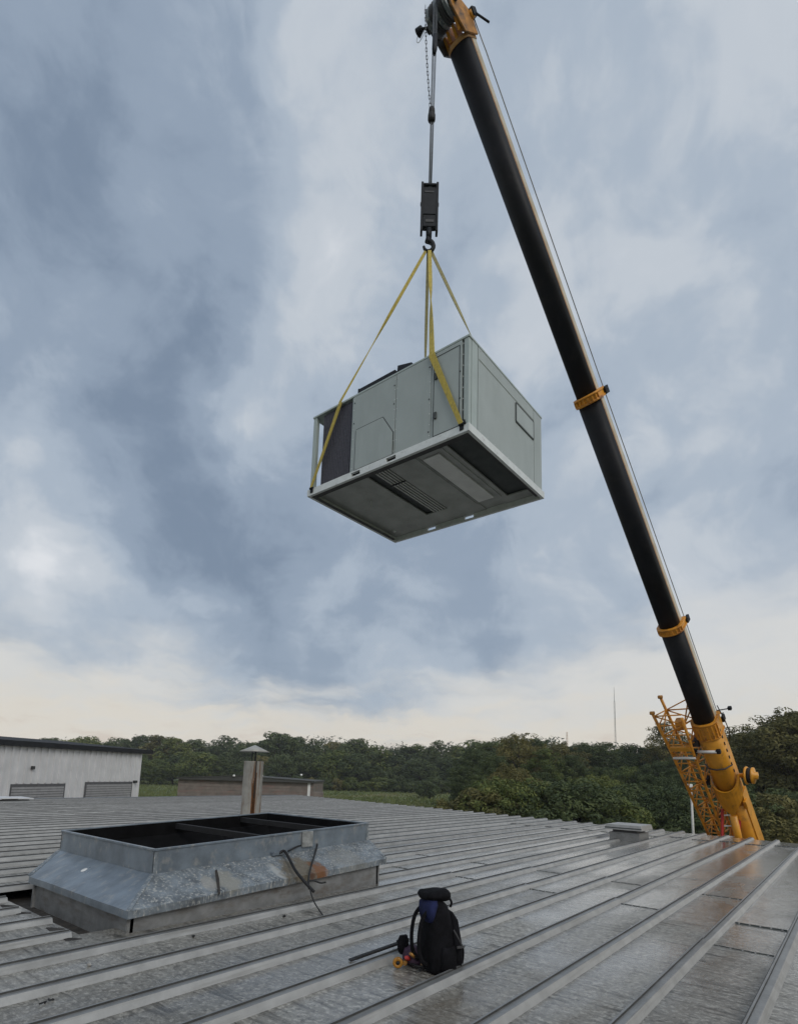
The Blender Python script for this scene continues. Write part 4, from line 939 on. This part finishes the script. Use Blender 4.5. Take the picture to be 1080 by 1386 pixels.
# ------------------------------------------------------------------ backpack and tools
bp0 = Vector((3.86, 2.67, .014))
pk = thing('backpack', tuple(bp0), 'black and blue backpack standing upright on the wet roof', 'backpack')
fx_ = Vector((_R0.x, _R0.y, 0)); fy_ = Vector((_F.x, _F.y, 0))     # picture right / away
fx_ = (fx_*math.cos(.35)+fy_*math.sin(.35)); fy_ = Vector((-fx_.y, fx_.x, 0)); 
def blob(name, secs, mat, parent, n=20, pw=3.0, jit=.006, origin=bp0):
    # secs: (z, centre_x, centre_y, half_x, half_y)
    q = MB(); vs = []
    for (z, cx_, cy_, hx, hy) in secs:
        for k in range(n):
            a = 2*math.pi*k/n; c, s_ = math.cos(a), math.sin(a)
            hx_ = hx*(.84 if parent is pk else 1); px = math.copysign(abs(c)**(2/pw), c)*hx_; py = math.copysign(abs(s_)**(2/pw), s_)*hy
            p = origin+fx_*(cx_+px)+fy_*(cy_+py)+_Z*z
            p += Vector((mnoise.noise(p*9), mnoise.noise(p*9+Vector((4, 0, 0))), mnoise.noise(p*9+Vector((0, 7, 0)))))*jit*2
            vs.append(p)
    m_ = len(secs)
    fs = [(i*n+k, i*n+(k+1) % n, (i+1)*n+(k+1) % n, (i+1)*n+k) for i in range(m_-1) for k in range(n)]
    fs += [tuple(range(n-1, -1, -1)), tuple((m_-1)*n+k for k in range(n))]
    q.add(vs, fs, 0, True)
    return part(name, q, mat, parent)
blob('main_body', [(0, .01, 0, .10, .12), (.012, .01, 0, .125, .145), (.06, .01, 0, .135, .155), (.2, .0, 0, .132, .155), (.34, -.01, 0, .122, .15), (.45, -.02, 0, .105, .14), (.50, -.025, 0, .085, .12), (.525, -.03, 0, .05, .08)], 'packblack', pk)
blob('front_pocket', [(.03, .115, -.01, .03, .10), (.05, .125, -.01, .055, .12), (.15, .13, -.01, .06, .125), (.27, .115, -.01, .055, .12), (.38, .10, -.01, .045, .11), (.44, .075, -.01, .03, .08)], 'packblack', pk)
blob('side_pocket', [(.03, .03, -.14, .05, .02), (.05, .03, -.15, .07, .035), (.16, .03, -.15, .075, .04), (.20, .03, -.145, .07, .03)], 'packblack', pk)
blob('upper_panel', [(.38, -.095, -.02, .03, .10), (.43, -.10, -.02, .045, .125), (.50, -.09, -.02, .055, .125), (.53, -.08, -.02, .04, .10)], 'packblue', pk)
blob('top_roll', [(.525, -.03, 0, .09, .08), (.535, -.03, 0, .128, .11), (.56, -.03, 0, .138, .12), (.585, -.025, 0, .132, .11), (.602, .0, 0, .085, .08), (.612, .015, 0, .05, .05)], 'packblack', pk, 24, 3.2, .012)
def pp(x, y, z): return bp0+fx_*x+fy_*y+_Z*z
for yy in (-.08, .07):
    q = MB(); q.tube(smooth_pts([pp(-.10, yy, .47), pp(-.16, yy, .40), pp(-.185, yy, .28), pp(-.18, yy, .16), pp(-.15, yy, .09), pp(-.115, yy, .07)]), .016, 8); part('shoulder_strap', q, 'packblack', pk)
q = MB(); q.tube(smooth_pts([pp(.06, -.17, .33), pp(.10, -.185, .26), pp(.13, -.175, .21), pp(.17, -.14, .20)]), .006, 6); part('compression_strap', q, 'bar', pk)
q = MB(); q.tube(smooth_pts([pp(.175, -.06, .20), pp(.20, -.06, .15), pp(.195, -.06, .06), pp(.16, -.08, .01), pp(.12, -.12, .008)]), .006, 6); part('loose_strap', q, 'packblack', pk)
q = MB(); q.obox(pp(.115, -.178, .205), fx_*.03, fy_*.006, _Z*.008); part('buckle', q, 'bar', pk)
q = MB(); q.tube(smooth_pts([pp(.03, -.02, .52), pp(.07, -.02, .545), pp(.11, -.02, .50), pp(.10, -.02, .46)]), .009, 6); part('haul_loop', q, 'packblack', pk)

# black pry bar, lying on a rib
a_, b2 = at_z(481, 1297, .03), at_z(541, 1276, .10)
pb = thing('pry_bar', tuple(a_), 'flat black bar lying slanted on the roof left of the backpack', 'pry bar')
dv = (b2-a_).normalized(); sv = dv.cross(_Z).normalized()
q = MB(); q.obox((a_+b2)/2, dv*((b2-a_).length/2), sv*.018, _Z*.010); part('shaft', q, 'blacksoft', pb, .004)
q = MB(); q.obox(b2+dv*.03+_Z*.005, dv*.05, sv*.028, _Z*.016); part('heel', q, 'blacksoft', pb, .006)
q = MB(); q.obox(a_-dv*.02, dv*.03, sv*.024, _Z*.006); part('claw', q, 'blacksoft', pb, .003)
# tool belt heap
to = at_z(561, 1304, .02)
tb = thing('tool_belt', tuple(to), 'dark purple tool belt heaped against the left side of the backpack', 'tool belt')
blob('pouch', [(0, 0, 0, .06, .06), (.03, 0, 0, .085, .075), (.09, -.01, .02, .08, .065), (.125, -.02, .03, .05, .04), (.14, -.02, .03, .02, .02)], 'purple', tb, 16, 2.4, .014, to)
blob('pouch', [(0, .09, -.02, .04, .05), (.03, .09, -.02, .06, .06), (.06, .08, -.02, .05, .05), (.085, .07, -.01, .02, .03)], 'purple', tb, 14, 2.4, .012, to)
blob('belt_roll', [(.07, -.07, .06, .03, .03), (.09, -.07, .06, .05, .05), (.16, -.08, .07, .045, .045), (.20, -.075, .07, .03, .03)], 'packblack', tb, 14, 2.4, .010, to)
blob('leather_flap', [(.005, .06, -.09, .03, .02), (.02, .06, -.095, .045, .03), (.05, .07, -.09, .035, .025), (.07, .08, -.08, .015, .015)], 'beige', tb, 12, 2.4, .008, to)
blob('leather_flap', [(.05, .11, -.055, .012, .012), (.065, .115, -.055, .022, .02), (.085, .12, -.05, .018, .015)], 'beige', tb, 12, 2.4, .005, to)
for (x_, y_, z_, dx_, dy_, dz_, r_, mt_, nm_) in ((-.06, -.04, .05, -.05, -.05, .03, .016, 'red', 'screwdriver_handle'), (-.02, -.08, .07, -.06, -.02, .04, .014, 'brass', 'brass_fitting'), (.02, -.085, .06, .05, -.02, .035, .013, 'red', 'screwdriver_handle'), (.05, -.06, .10, .04, -.03, .03, .012, 'brass', 'brass_fitting'), (-.085, -.02, .03, -.03, -.06, .0, .018, 'brass', 'brass_fitting')):
    p0 = to+fx_*x_+fy_*y_+_Z*z_; q = MB(); q.tube([p0, p0+(fx_*dx_+fy_*dy_+_Z*dz_)*.5, p0+fx_*dx_+fy_*dy_+_Z*dz_], [r_, r_*1.15, r_*.8], 8); part(nm_, q, mt_, tb)
q = MB(); q.tube(smooth_pts([to+fx_*-.05+fy_*-.05+_Z*.02, to+fx_*-.02+fy_*-.11+_Z*.012, to+fx_*.05+fy_*-.13+_Z*.01, to+fx_*-.03+fy_*-.18+_Z*.008]), .010, 6); part('belt_end', q, 'blacksoft', tb)
# tape reel
tp = at_z(538.5, 1303, .055)
tr_ = thing('tape_reel', (tp.x, tp.y, .01), 'small round yellow tape reel beside the tool belt', 'tape')
ax = (EYE-tp); ax.z = 0; ax.normalize()
q = MB(); q.lathe(tp-ax*.02, ax, [(.016, 0), (.036, 0), (.04, .006), (.04, .026), (.036, .032), (.016, .032), (.016, 0)], 20); part('reel', q, 'yellowtape', tr_)
q = MB(); q.lathe(tp-ax*.016, ax, [(0, .026), (.0155, .026), (.0155, 0)], 14); part('hub', q, 'blacksoft', tr_)
# little stones on the sheets
for (px, py, r, lab, mt_) in ((121, 1307, .016, 'small pale stone on the roof below the curb corner', 'pebble'), (455, 1319, .018, 'small pale stone on the roof left of the pry bar', 'pebble'), (262, 1268, .015, 'tiny dark stone close to the near wall of the curb', 'blacksoft'), (385, 1241, .018, 'dark stone beside the curb under the torn skirt', 'blacksoft')):
    p = at_z(px, py, .014); me = bpy.data.meshes.new('stone'); bm = bmesh.new(); bmesh.ops.create_icosphere(bm, subdivisions=2, radius=r)
    for vv in bm.verts: vv.co *= 1+.35*mnoise.noise(vv.co*60+p); vv.co.z *= .7
    bm.to_mesh(me); bm.free(); me.materials.append(MT[mt_]); o = link('stone', me); o.location = p+_Z*r*.5; tag(o, lab, 'stone')
# scraps of torn sealant
random.seed(5)
for (px, py, lab) in ((60, 1359, 'black scrap of sealant at the lower left of the roof'), (66, 1354, 'curled black scrap beside another at the lower left of the roof')):
    p = at_z(px, py, .016); q = MB(); q.tube(smooth_pts([p+Vector((random.uniform(-.03, .03), random.uniform(-.02, .02), .003*k)) for k in range(4)]), .005, 5); tag(part('sealant_scrap', q, 'blacksoft', None), lab, 'debris')

# ------------------------------------------------------------------ neighbouring buildings
def wall_frame(px, py, d, az):
    o = at_depth(px, py, d); return o, Vector((math.cos(az), math.sin(az), 0))
# white metal shed: right corner seen at column 193
wc = at_depth(193, 1019, 48); wt = wc.z
wd = Vector((math.cos(R_(25)), math.sin(R_(25)), 0)); wn_o = Vector((wd.y, -wd.x, 0))      # wall runs back along -wd, faces wn_o
if wn_o.dot(Vector((-wc.x, -wc.y, 0))) < 0: wn_o = -wn_o
O = Vector((wc.x, wc.y, GZ))
ws = thing('white_shed', tuple(O-wd*14), 'white corrugated metal shed with two roller doors at the far left', 'shed')
WL, WDp, WH = 30.0, 18.0, wt-GZ
q = MB(); q.hexa([O, O-wd*WL, O-wd*WL-wn_o*WDp, O-wn_o*WDp, O+_Z*WH, O-wd*WL+_Z*WH, O-wd*WL-wn_o*WDp+_Z*WH, O-wn_o*WDp+_Z*WH]); part('wall', q, 'wallwhite', ws)
k = 0; dpos = 0.15
def where(px):    # distance along the wall back from the corner for an image column
    lo, hi = -5, WL
    for _ in range(50):
        mid = (lo+hi)/2; p = O-wd*mid+_Z*5-EYE; xx = PPX+FPX*p.dot(RT)/p.dot(FW)
        if xx > px: lo = mid
        else: hi = mid
    return (lo+hi)/2
def zat(px, py):
    s_ = where(px); p = O-wd*s_; r = ray(px, py); return EYE.z + r.z*((Vector((p.x, p.y, 0)).length)/math.hypot(r.x, r.y))
doors = [(where(178), where(118), zat(150, 1060)), (where(87), where(17), zat(55, 1063))]
while dpos < WL:
    hit = [d for d in doors if d[0]-.15 < dpos < d[1]+.15]
    z0 = hit[0][2]+.15 if hit else GZ
    c = O-wd*dpos+wn_o*.03
    q = MB(); q.obox(Vector((c.x, c.y, (z0+wt-.05)/2)), wd*.07, wn_o*.05, _Z*((wt-.05-z0)/2)); part('wall_rib', q, 'wallwhite', ws)
    dpos += .55
for (a, b2, zt_) in doors:
    dc = O-wd*((a+b2)/2); wid = (b2-a)/2
    q = MB(); q.obox(Vector((dc.x, dc.y, (GZ+zt_)/2))+wn_o*.02, wd*(wid+.14), wn_o*.035, _Z*((zt_-GZ)/2+.10)); fr = part('roller_door', q, 'shutterd', ws)
    nn = 26; 
    for k in range(nn):
        z = GZ+.02+(zt_-GZ-.1)*k/nn; hgt = (zt_-GZ-.1)/nn
        q = MB(); q.obox(Vector((dc.x, dc.y, z+hgt/2))+wn_o*.075, wd*wid, wn_o*.02, _Z*(hgt*.40)); part('slat', q, 'shutter', fr)
q = MB(); ov = O+wd*.9+wn_o*.35; q.hexa([ov+_Z*(WH-.06), ov-wd*(WL+1.2)+_Z*(WH-.06), ov-wd*(WL+1.2)-wn_o*(WDp+.7)+_Z*(WH-.06), ov-wn_o*(WDp+.7)+_Z*(WH-.06), ov+_Z*(WH+.26), ov-wd*(WL+1.2)+_Z*(WH+.26), ov-wd*(WL+1.2)-wn_o*(WDp/2)+_Z*(WH+.9), ov-wn_o*(WDp/2)+_Z*(WH+.9)]); part('roof', q, 'fascia', ws)
lz_ = zat(41, 1039); c = O-wd*where(41)+wn_o*.14; q = MB(); q.obox(Vector((c.x, c.y, lz_)), wd*.09, wn_o*.10, _Z*.11); part('wall_lamp', q, 'bar', ws, .03)
lz_ = zat(182, 1058); c = O-wd*where(182)+wn_o*.14; q = MB(); q.obox(Vector((c.x, c.y, lz_)), wd*.14, wn_o*.12, _Z*.10); part('wall_lamp', q, 'bar', ws, .03)
# low brown block
bc = at_depth(334, 1052, 68); br_ = _R0.copy(); bf = _F.copy(); BO = Vector((bc.x, bc.y, GZ)); hwid = (425-243)/2*68/FPX; bt = bc.z-GZ
lb = thing('low_brown_building', tuple(BO), 'low brownish building with a shallow dark roof behind the flue pipe', 'building')
q = MB(); q.hexa([BO-br_*hwid, BO+br_*hwid, BO+br_*hwid+bf*9, BO-br_*hwid+bf*9]+[p+_Z*(bt-.25) for p in (BO-br_*hwid, BO+br_*hwid, BO+br_*hwid+bf*9, BO-br_*hwid+bf*9)]); part('wall', q, 'brown', lb)
nb = 12
for k in range(nb):
    z = GZ+.05+(bt-.5)*k/nb; hgt = (bt-.5)/nb
    c = BO-bf*.03; q = MB(); q.obox(Vector((c.x, c.y, z+hgt/2)), br_*(hwid+.02), bf*.03, _Z*(hgt*.46)); part('siding_board', q, 'brown', lb)
rz = bt-.25
q = MB(); pr = [(-hwid-.12, rz+.02), (-hwid*.1, rz+.42), (hwid+.12, rz+.02), (hwid+.12, rz-.2), (-hwid-.12, rz-.2)]
q.prism([BO+br_*a-bf*.5+_Z*h for a, h in pr], bf*10); part('roof', q, 'brownroof', lb)
q = MB(); q.prism([BO+br_*a-bf*.56+_Z*h for a, h in [(-hwid-.15, rz+.03), (-hwid*.1, rz+.46), (hwid+.15, rz+.03), (hwid+.15, rz-.05), (-hwid*.1, rz+.36), (-hwid-.15, rz-.05)]], bf*.05); part('verge_trim', q, 'brownroof', lb)
for px in (317, 355, 408):
    c = at_depth(px, 1050 if px < 400 else 1049, 67.3); q = MB(); q.lathe(c-_Z*.12, (0, 0, 1), [(0, 0), (.13, .04), (.16, .14), (.09, .24), (0, .26)], 10); part('flood_lamp', q, 'white', lb)
q = MB(); c = at_depth(418.5, 1065, 67.8); q.obox(Vector((c.x, c.y, (GZ+bt+GZ-.4)/2)), br_*.16, bf*.05, _Z*((bt-.4)/2)); part('white_post', q, 'white', lb)
c = at_depth(431, 1072, 66); q = MB(); q.obox(Vector((c.x, c.y, (GZ+c.z)/2)), br_*.55, bf*.6, _Z*((c.z-GZ)/2)); tag(part('utility_cabinet', q, 'brown', None, .03), 'small dull cabinet standing at the right end of the brown building', 'cabinet')

# lamp post beyond the eave
lp0 = at_depth(934.5, 1064, 31)
lpo = thing('lamp_post', (lp0.x, lp0.y, GZ), 'slim pale lamp post in front of the trees left of the crane', 'lamp post')
q = MB(); q.tube([(lp0.x, lp0.y, GZ), (lp0.x, lp0.y, lp0.z)], [.085, .055], 10); part('pole', q, 'cap', lpo)
q = MB(); q.obox(lp0+_Z*.02-_R0*.08, _R0*.14, _F*.10, _Z*.09); part('lamp_head', q, 'white', lpo, .03)
# masts on the skyline
mz = at_depth(830.5, 930, 320); mb_ = at_depth(830.5, 1010, 320)
ma = thing('radio_mast', (mb_.x, mb_.y, GZ), 'tall thin radio mast standing far off above the trees', 'mast')
for k in range(3):
    a = 2*math.pi*k/3; o_ = Vector((math.cos(a), math.sin(a), 0))*.35
    q = MB(); q.tube([Vector((mz.x, mz.y, GZ))+o_, Vector((mz.x, mz.y, mz.z-8))+o_], .07, 5); part('mast_leg', q, 'bar', ma)
for k in range(14):
    z = GZ+4+k*(mz.z-GZ-12)/14; q = MB(); q.lathe((mz.x, mz.y, z), (0, 0, 1), [(.30, 0), (.38, 0), (.38, .12), (.30, .12), (.30, 0)], 3, 0, False); part('mast_ring', q, 'bar', ma)
q = MB(); q.tube([(mz.x, mz.y, mz.z-8.2), (mz.x, mz.y, mz.z)], [.14, .06], 6); part('mast_spike', q, 'bar', ma)
mz = at_depth(767, 991, 420)
ma = thing('relay_tower', (mz.x, mz.y, GZ), 'tiny reddish relay tower peeking above the far trees', 'mast')
for sx in (-1, 1):
    q = MB(); q.tube([(mz.x+sx*.8, mz.y-sx*.6, GZ), (mz.x+sx*.25, mz.y-sx*.2, mz.z)], .14, 5); part('mast_leg', q, 'boomedge', ma)
for k in range(5):
    z = mz.z-.3-k*2.2; q = MB(); q.tube([(mz.x-.4-.08*k, mz.y+.3+.06*k, z), (mz.x+.4+.08*k, mz.y-.3-.06*k, z)], .12, 5); part('cross_piece', q, 'boomedge', ma)

# ------------------------------------------------------------------ trees
def leaf_cloud(clumps, leaf, seed, flat=.8):
    rn = random.Random(seed); vs = []; fs = []
    for (c, r, cnt) in clumps:
        for _ in range(cnt):
            while True:
                d = Vector((rn.uniform(-1, 1), rn.uniform(-1, 1), rn.uniform(-1, 1)))
                if .05 < d.length < 1: break
            d = d.normalized()*(d.length**.45)
            p = c+Vector((d.x*r, d.y*r, d.z*r*flat))
            nrm = (d*1.1+Vector((rn.gauss(0, .5), rn.gauss(0, .5), rn.gauss(.35, .4)))).normalized()
            a = nrm.cross(Vector((rn.uniform(-1, 1), rn.uniform(-1, 1), rn.uniform(-1, 1)))).normalized(); b2 = nrm.cross(a)
            s_ = leaf*rn.uniform(.6, 1.35); o = len(vs)
            vs += [p-a*s_, p+b2*s_*.42+nrm*s_*.12, p+a*s_, p-b2*s_*.42+nrm*s_*.12]; fs.append((o, o+1, o+2, o+3))
    return vs, fs
def tree_proto(seed, height, radius, leaf, nleaf, mat, trunk=True, low=.28, droop=0.0, ncl=42):
    rn = random.Random(seed); cl = []
    limbs = MB()
    H_ = height
    th = H_*low
    cz = (th+H_)/2; rz_ = (H_-th)/2
    for i in range(ncl):
        a = i*2.39996+rn.uniform(-.4, .4); f = (i+.5)/ncl
        zz = -1+2*f; rad = math.sqrt(max(0, 1-zz*zz))
        rr = rn.uniform(.45, .92)
        skew = 1.0 if zz < .2 else .92
        c = Vector((math.cos(a)*rad*radius*rr*skew, math.sin(a)*rad*radius*rr*skew, cz+zz*rz_*rn.uniform(.72, .95)))
        r = radius*rn.uniform(.14, .36)*(1.05-.25*max(0, zz))
        cl.append((c, r, int(nleaf/ncl*(r/(radius*.25))**2)))
        if trunk and i % 3 == 0:
            st_ = Vector((0, 0, th*.7+rn.uniform(0, .45)*(H_-th)))
            if st_.z < c.z+.4: limbs.tube([st_, st_.lerp(c, .55)+Vector((0, 0, -.05*H_*rn.random())), c], [.035*radius*.9, .02*radius, .006*radius], 5)
    for _ in range(int(ncl*.5) if leaf < .2 else 0):   # loose sprays that break the outline
        a = rn.uniform(0, 6.28); zz = rn.uniform(-.3, 1); rad = math.sqrt(max(0, 1-zz*zz))
        cl.append((Vector((math.cos(a)*rad*radius*rn.uniform(.85, 1.08), math.sin(a)*rad*radius*rn.uniform(.85, 1.08), cz+zz*rz_*rn.uniform(.9, 1.06))), radius*rn.uniform(.07, .15), int(nleaf/ncl*.16)))
    vs, fs = leaf_cloud(cl, leaf, seed+1)
    me = bpy.data.meshes.new('crown'); me.from_pydata([tuple(v_) for v_ in vs], [], fs); me.materials.append(MT[mat]); me.update()
    tr = MB(); tr.tube([(0, 0, -.3), (.02*radius, .01, th*.5), (0, .03*radius, th), (.04*radius, 0, cz), (0, 0, cz+rz_*.5)], [.075*radius, .06*radius, .05*radius, .03*radius, .01*radius], 8)
    tr.v += limbs.v; off = len(tr.v)-len(limbs.v)
    tr.f += [tuple(i+off for i in f) for f in limbs.f]; tr.m += limbs.m; tr.smooth += limbs.smooth
    return me, tr.mesh('trunk', 'bark')
KINDS = {'round_dark': (1, 13, 5.0, 'leaf_dark', .16, 34, 1), 'tall_mid': (2, 15, 4.3, 'leaf_mid', .18, 32, 1), 'wide_mid': (3, 11, 5.6, 'leaf_mid', .10, 36, 1), 'olive': (4, 12, 4.6, 'leaf_olive', .14, 32, 1),
         'tall_dark': (5, 16, 4.6, 'leaf_dark', .16, 36, 1), 'sparse': (6, 16, 4.2, 'leaf_olive', .30, 34, .5), 'bush_mid': (7, 5, 3.0, 'leaf_mid', .02, 26, .6), 'bush_dark': (8, 5, 3.2, 'leaf_dark', .02, 26, .6), 'bush_olive': (9, 4.5, 2.8, 'leaf_olive', .02, 24, .6)}
PRO = {}
def proto(kind, far):
    key = (kind, far)
    if key not in PRO:
        sd_k, h_, r_, mt_, low_, nc_, dens = KINDS[kind]; nc_ = int(nc_*1.6)
        leaf = (.30 if far else .155) if 'bush' not in kind else (.22 if far else .115)
        PRO[key] = tree_proto(sd_k+(50 if far else 0), h_, r_, leaf, int((7000 if far else 26000)*dens), mt_, low=low_, ncl=nc_)
    return PRO[key]
def plant(kind, loc, height, rot, label, cat, group, name=None, wide=1.0, far=False):
    me, tm = proto(kind, far); h0 = KINDS[kind][1]
    s_ = height/h0
    e = bpy.data.objects.new(name or ('shrub' if 'bush' in kind else 'broadleaf_tree'), None); COL.objects.link(e)
    e.location = loc; e.rotation_euler = (0, 0, rot); e.scale = (s_*wide, s_*wide, s_); e.empty_display_size = .3
    tag(e, label, cat, group)
    for nm, mm_ in (('crown', me), ('trunk', tm)):
        o = bpy.data.objects.new(nm, mm_); COL.objects.link(o); o.parent = e
    return e
def tree_at(kind, px, top_py, depth, label, group=None, wide=1.0, cat=None):
    p = at_depth(px, top_py, depth); g0 = gz(p.x, p.y)
    return plant(kind, (p.x, p.y, g0), p.z-g0, random.uniform(0, 6.28), label, cat or ('shrub' if 'bush' in kind else 'tree'), group, wide=wide, far=depth > 130)
random.seed(11)
# skyline (photo columns and tree-top rows)
def skyline(px):
    key = [(-80, 1000), (40, 998), (120, 997), (190, 992), (260, 1000), (310, 996), (345, 1003), (380, 990), (440, 993), (520, 1003), (600, 1001), (660, 1004), (700, 994), (740, 996), (790, 1002), (850, 1008), (900, 1006), (960, 1002), (1010, 992), (1040, 970), (1075, 962), (1200, 955)]
    for (a, ya), (b2, yb) in zip(key, key[1:]):
        if a <= px <= b2: return ya+(yb-ya)*(px-a)/(b2-a)+(3.5 if px < 640 else 0)
    return 1000
GA = 'trees of the wood across the field'; GB = 'trees massed behind the roof on the right'; GC = 'undergrowth along the edge of the wood'
LK = {'round_dark': 'round dark green tree', 'tall_mid': 'tall mid green tree', 'wide_mid': 'spreading green tree', 'olive': 'olive tinted tree', 'tall_dark': 'tall dark green tree', 'sparse': 'thin sparse tree'}
ORD = ['first', 'second', 'third', 'fourth', 'fifth', 'sixth', 'seventh', 'eighth', 'ninth', 'tenth', 'eleventh', 'twelfth', 'thirteenth', 'fourteenth', 'fifteenth', 'sixteenth', 'seventeenth', 'eighteenth', 'nineteenth']
ORD += ['twentieth']+['twenty-'+x for x in ORD[:9]]+['thirtieth']+['thirty-'+x for x in ORD[:9]]+['fortieth']+['forty-'+x for x in ORD[:9]]
def row(x0, x1, step, kinds, top, depth, where_, group, wide):
    px = x0; i = 0
    while px < x1:
        k = random.choice(kinds(px) if callable(kinds) else kinds)
        tree_at(k, px, top(px), random.uniform(*depth), LK[k]+', '+ORD[i]+' from the left '+where_, group, wide*random.uniform(.85, 1.15))
        px += random.uniform(*step); i += 1
LK.update({'bush_mid': 'mid green shrub', 'bush_dark': 'dark green shrub', 'bush_olive': 'olive brown shrub'})
ALL = ['round_dark', 'tall_dark', 'tall_mid', 'olive', 'round_dark', 'wide_mid']
row(-20, 700, (17, 30), lambda p: ['olive'] if 430 < p < 480 else ALL, lambda p: skyline(p)+random.uniform(-4, 9), (222, 255), 'in the back row across the field', GA, 1.45)
row(-15, 640, (22, 36), ['round_dark', 'wide_mid', 'olive', 'round_dark', 'tall_dark'], lambda p: skyline(p)+random.uniform(14, 32), (198, 212), 'in the front row across the field', GA, 1.5)
rk = lambda p: ['round_dark', 'tall_dark', 'olive'] if p > 1000 else ALL+['tall_dark']
row(640, 1105, (22, 36), rk, lambda p: skyline(p)+random.uniform(-3, 8), (105, 125), 'at the back of the right hand wood', GB, 1.15)
row(628, 1105, (26, 44), rk, lambda p: skyline(p)+random.uniform(10, 32), (78, 95), 'in the middle of the right hand wood', GB, 1.1)
row(650, 1105, (30, 48), rk, lambda p: skyline(p)+random.uniform(36, 62), (56, 70), 'at the front of the right hand wood', GB, 1.1)
row(650, 1105, (20, 32), ['bush_mid', 'bush_dark', 'bush_olive', 'bush_mid', 'bush_dark'], lambda p: 1062+(p-640)*.02+random.uniform(-8, 16), (44, 54), 'just beyond the roof edge', GC, 1.2)
row(380, 690, (14, 24), ['bush_dark', 'bush_mid', 'bush_olive', 'bush_dark'], lambda p: 1053+random.uniform(-3, 6), (188, 195), 'along the far side of the field', GC, 1.5)
# singled-out trees
tree_at('wide_mid', 640, 1070, 62, 'brownish low thicket at the left end of the near wood above the roof edge', None, 1.0)
tree_at('sparse', 902, 974, 100, 'lone airy tree rising behind the top of the lattice jib', None, 1.0)
tree_at('sparse', 702, 991, 92, 'tree with an open lacy top rising highest in the middle of the wood', None, 1.5)
tree_at('sparse', 1048, 964, 62, 'tall open topped tree at the right edge behind the crane', None, 1.5)
tree_at('olive', 1085, 958, 58, 'reddish brown tree cut by the right edge of the picture', None, 1.2)
tree_at('bush_dark', 578, 1057, 150, 'single round dark bush standing out on the grass field', None, 1.2)
# far wooded ridge that reads as one mass
rn = random.Random(31); cl = []
for k in range(420):
    px_ = rn.uniform(-150, 1250); d = rn.uniform(300, 420)
    p = at_depth(px_, skyline(min(max(px_, -60), 1000))+rn.uniform(9, 24), d)
    cl.append((p, rn.uniform(4, 8), 46)); 
    cl.append((p-_Z*9, 8, 30))
vs, fs = leaf_cloud(cl, 1.0, 32)
me = bpy.data.meshes.new('distant_woodland'); me.from_pydata([tuple(v_) for v_ in vs], [], fs); me.materials.append(MT['leaf_grey']); me.update()
o = link('distant_woodland', me); o['kind'] = 'stuff'; tag(o, 'far off wooded ridge along the horizon', 'woodland')
# rough grass on the field
rn = random.Random(41); vs = []; fs = []
for k in range(26000):
    px_ = rn.uniform(150, 720); py_ = 1058+rn.random()**1.5*40+px_*.004
    p = at_depth(px_, py_, 10); r = (p-EYE).normalized()
    if r.z > -.02: continue
    p = EYE+r*((GZ-EYE.z)/r.z)
    if (p-EYE).length > 300 or (p.x < 37 and p.y < 45): continue
    z0 = gz(p.x, p.y); a = rn.uniform(0, 3.14); d = Vector((math.cos(a), math.sin(a), 0))*rn.uniform(.12, .3); h = rn.uniform(.25, .8); b2 = Vector((rn.uniform(-.2, .2), rn.uniform(-.2, .2), h))
    o_ = len(vs); b0 = Vector((p.x, p.y, z0-.02)); vs += [b0-d, b0+d, b0+b2]; fs.append((o_, o_+1, o_+2))
me = bpy.data.meshes.new('field_grass'); me.from_pydata([tuple(v_) for v_ in vs], [], fs); me.materials.append(MT['grass']); me.update()
o = link('field_grass', me); o['kind'] = 'stuff'; tag(o, 'rough green grass of the field beyond the roof', 'grass')

# ------------------------------------------------------------------ the damp air between here and the far trees
q = MB(); q.box((-320, -360, GZ-4), (520, 520, 64))
M = bpy.data.materials.new('damp_air'); M.use_nodes = True; N = M.node_tree.nodes; N.clear()
pv = N.new('ShaderNodeVolumePrincipled'); pv.inputs['Density'].default_value = .00032; pv.inputs['Color'].default_value = (.88, .91, .94, 1); pv.inputs['Anisotropy'].default_value = .2
mo = N.new('ShaderNodeOutputMaterial'); M.node_tree.links.new(pv.outputs[0], mo.inputs['Volume'])
hz_o = link('haze', q.mesh('haze', M)); hz_o['kind'] = 'stuff'; hz_o['label'] = 'thin damp haze in the air over the field'; hz_o['category'] = 'haze'
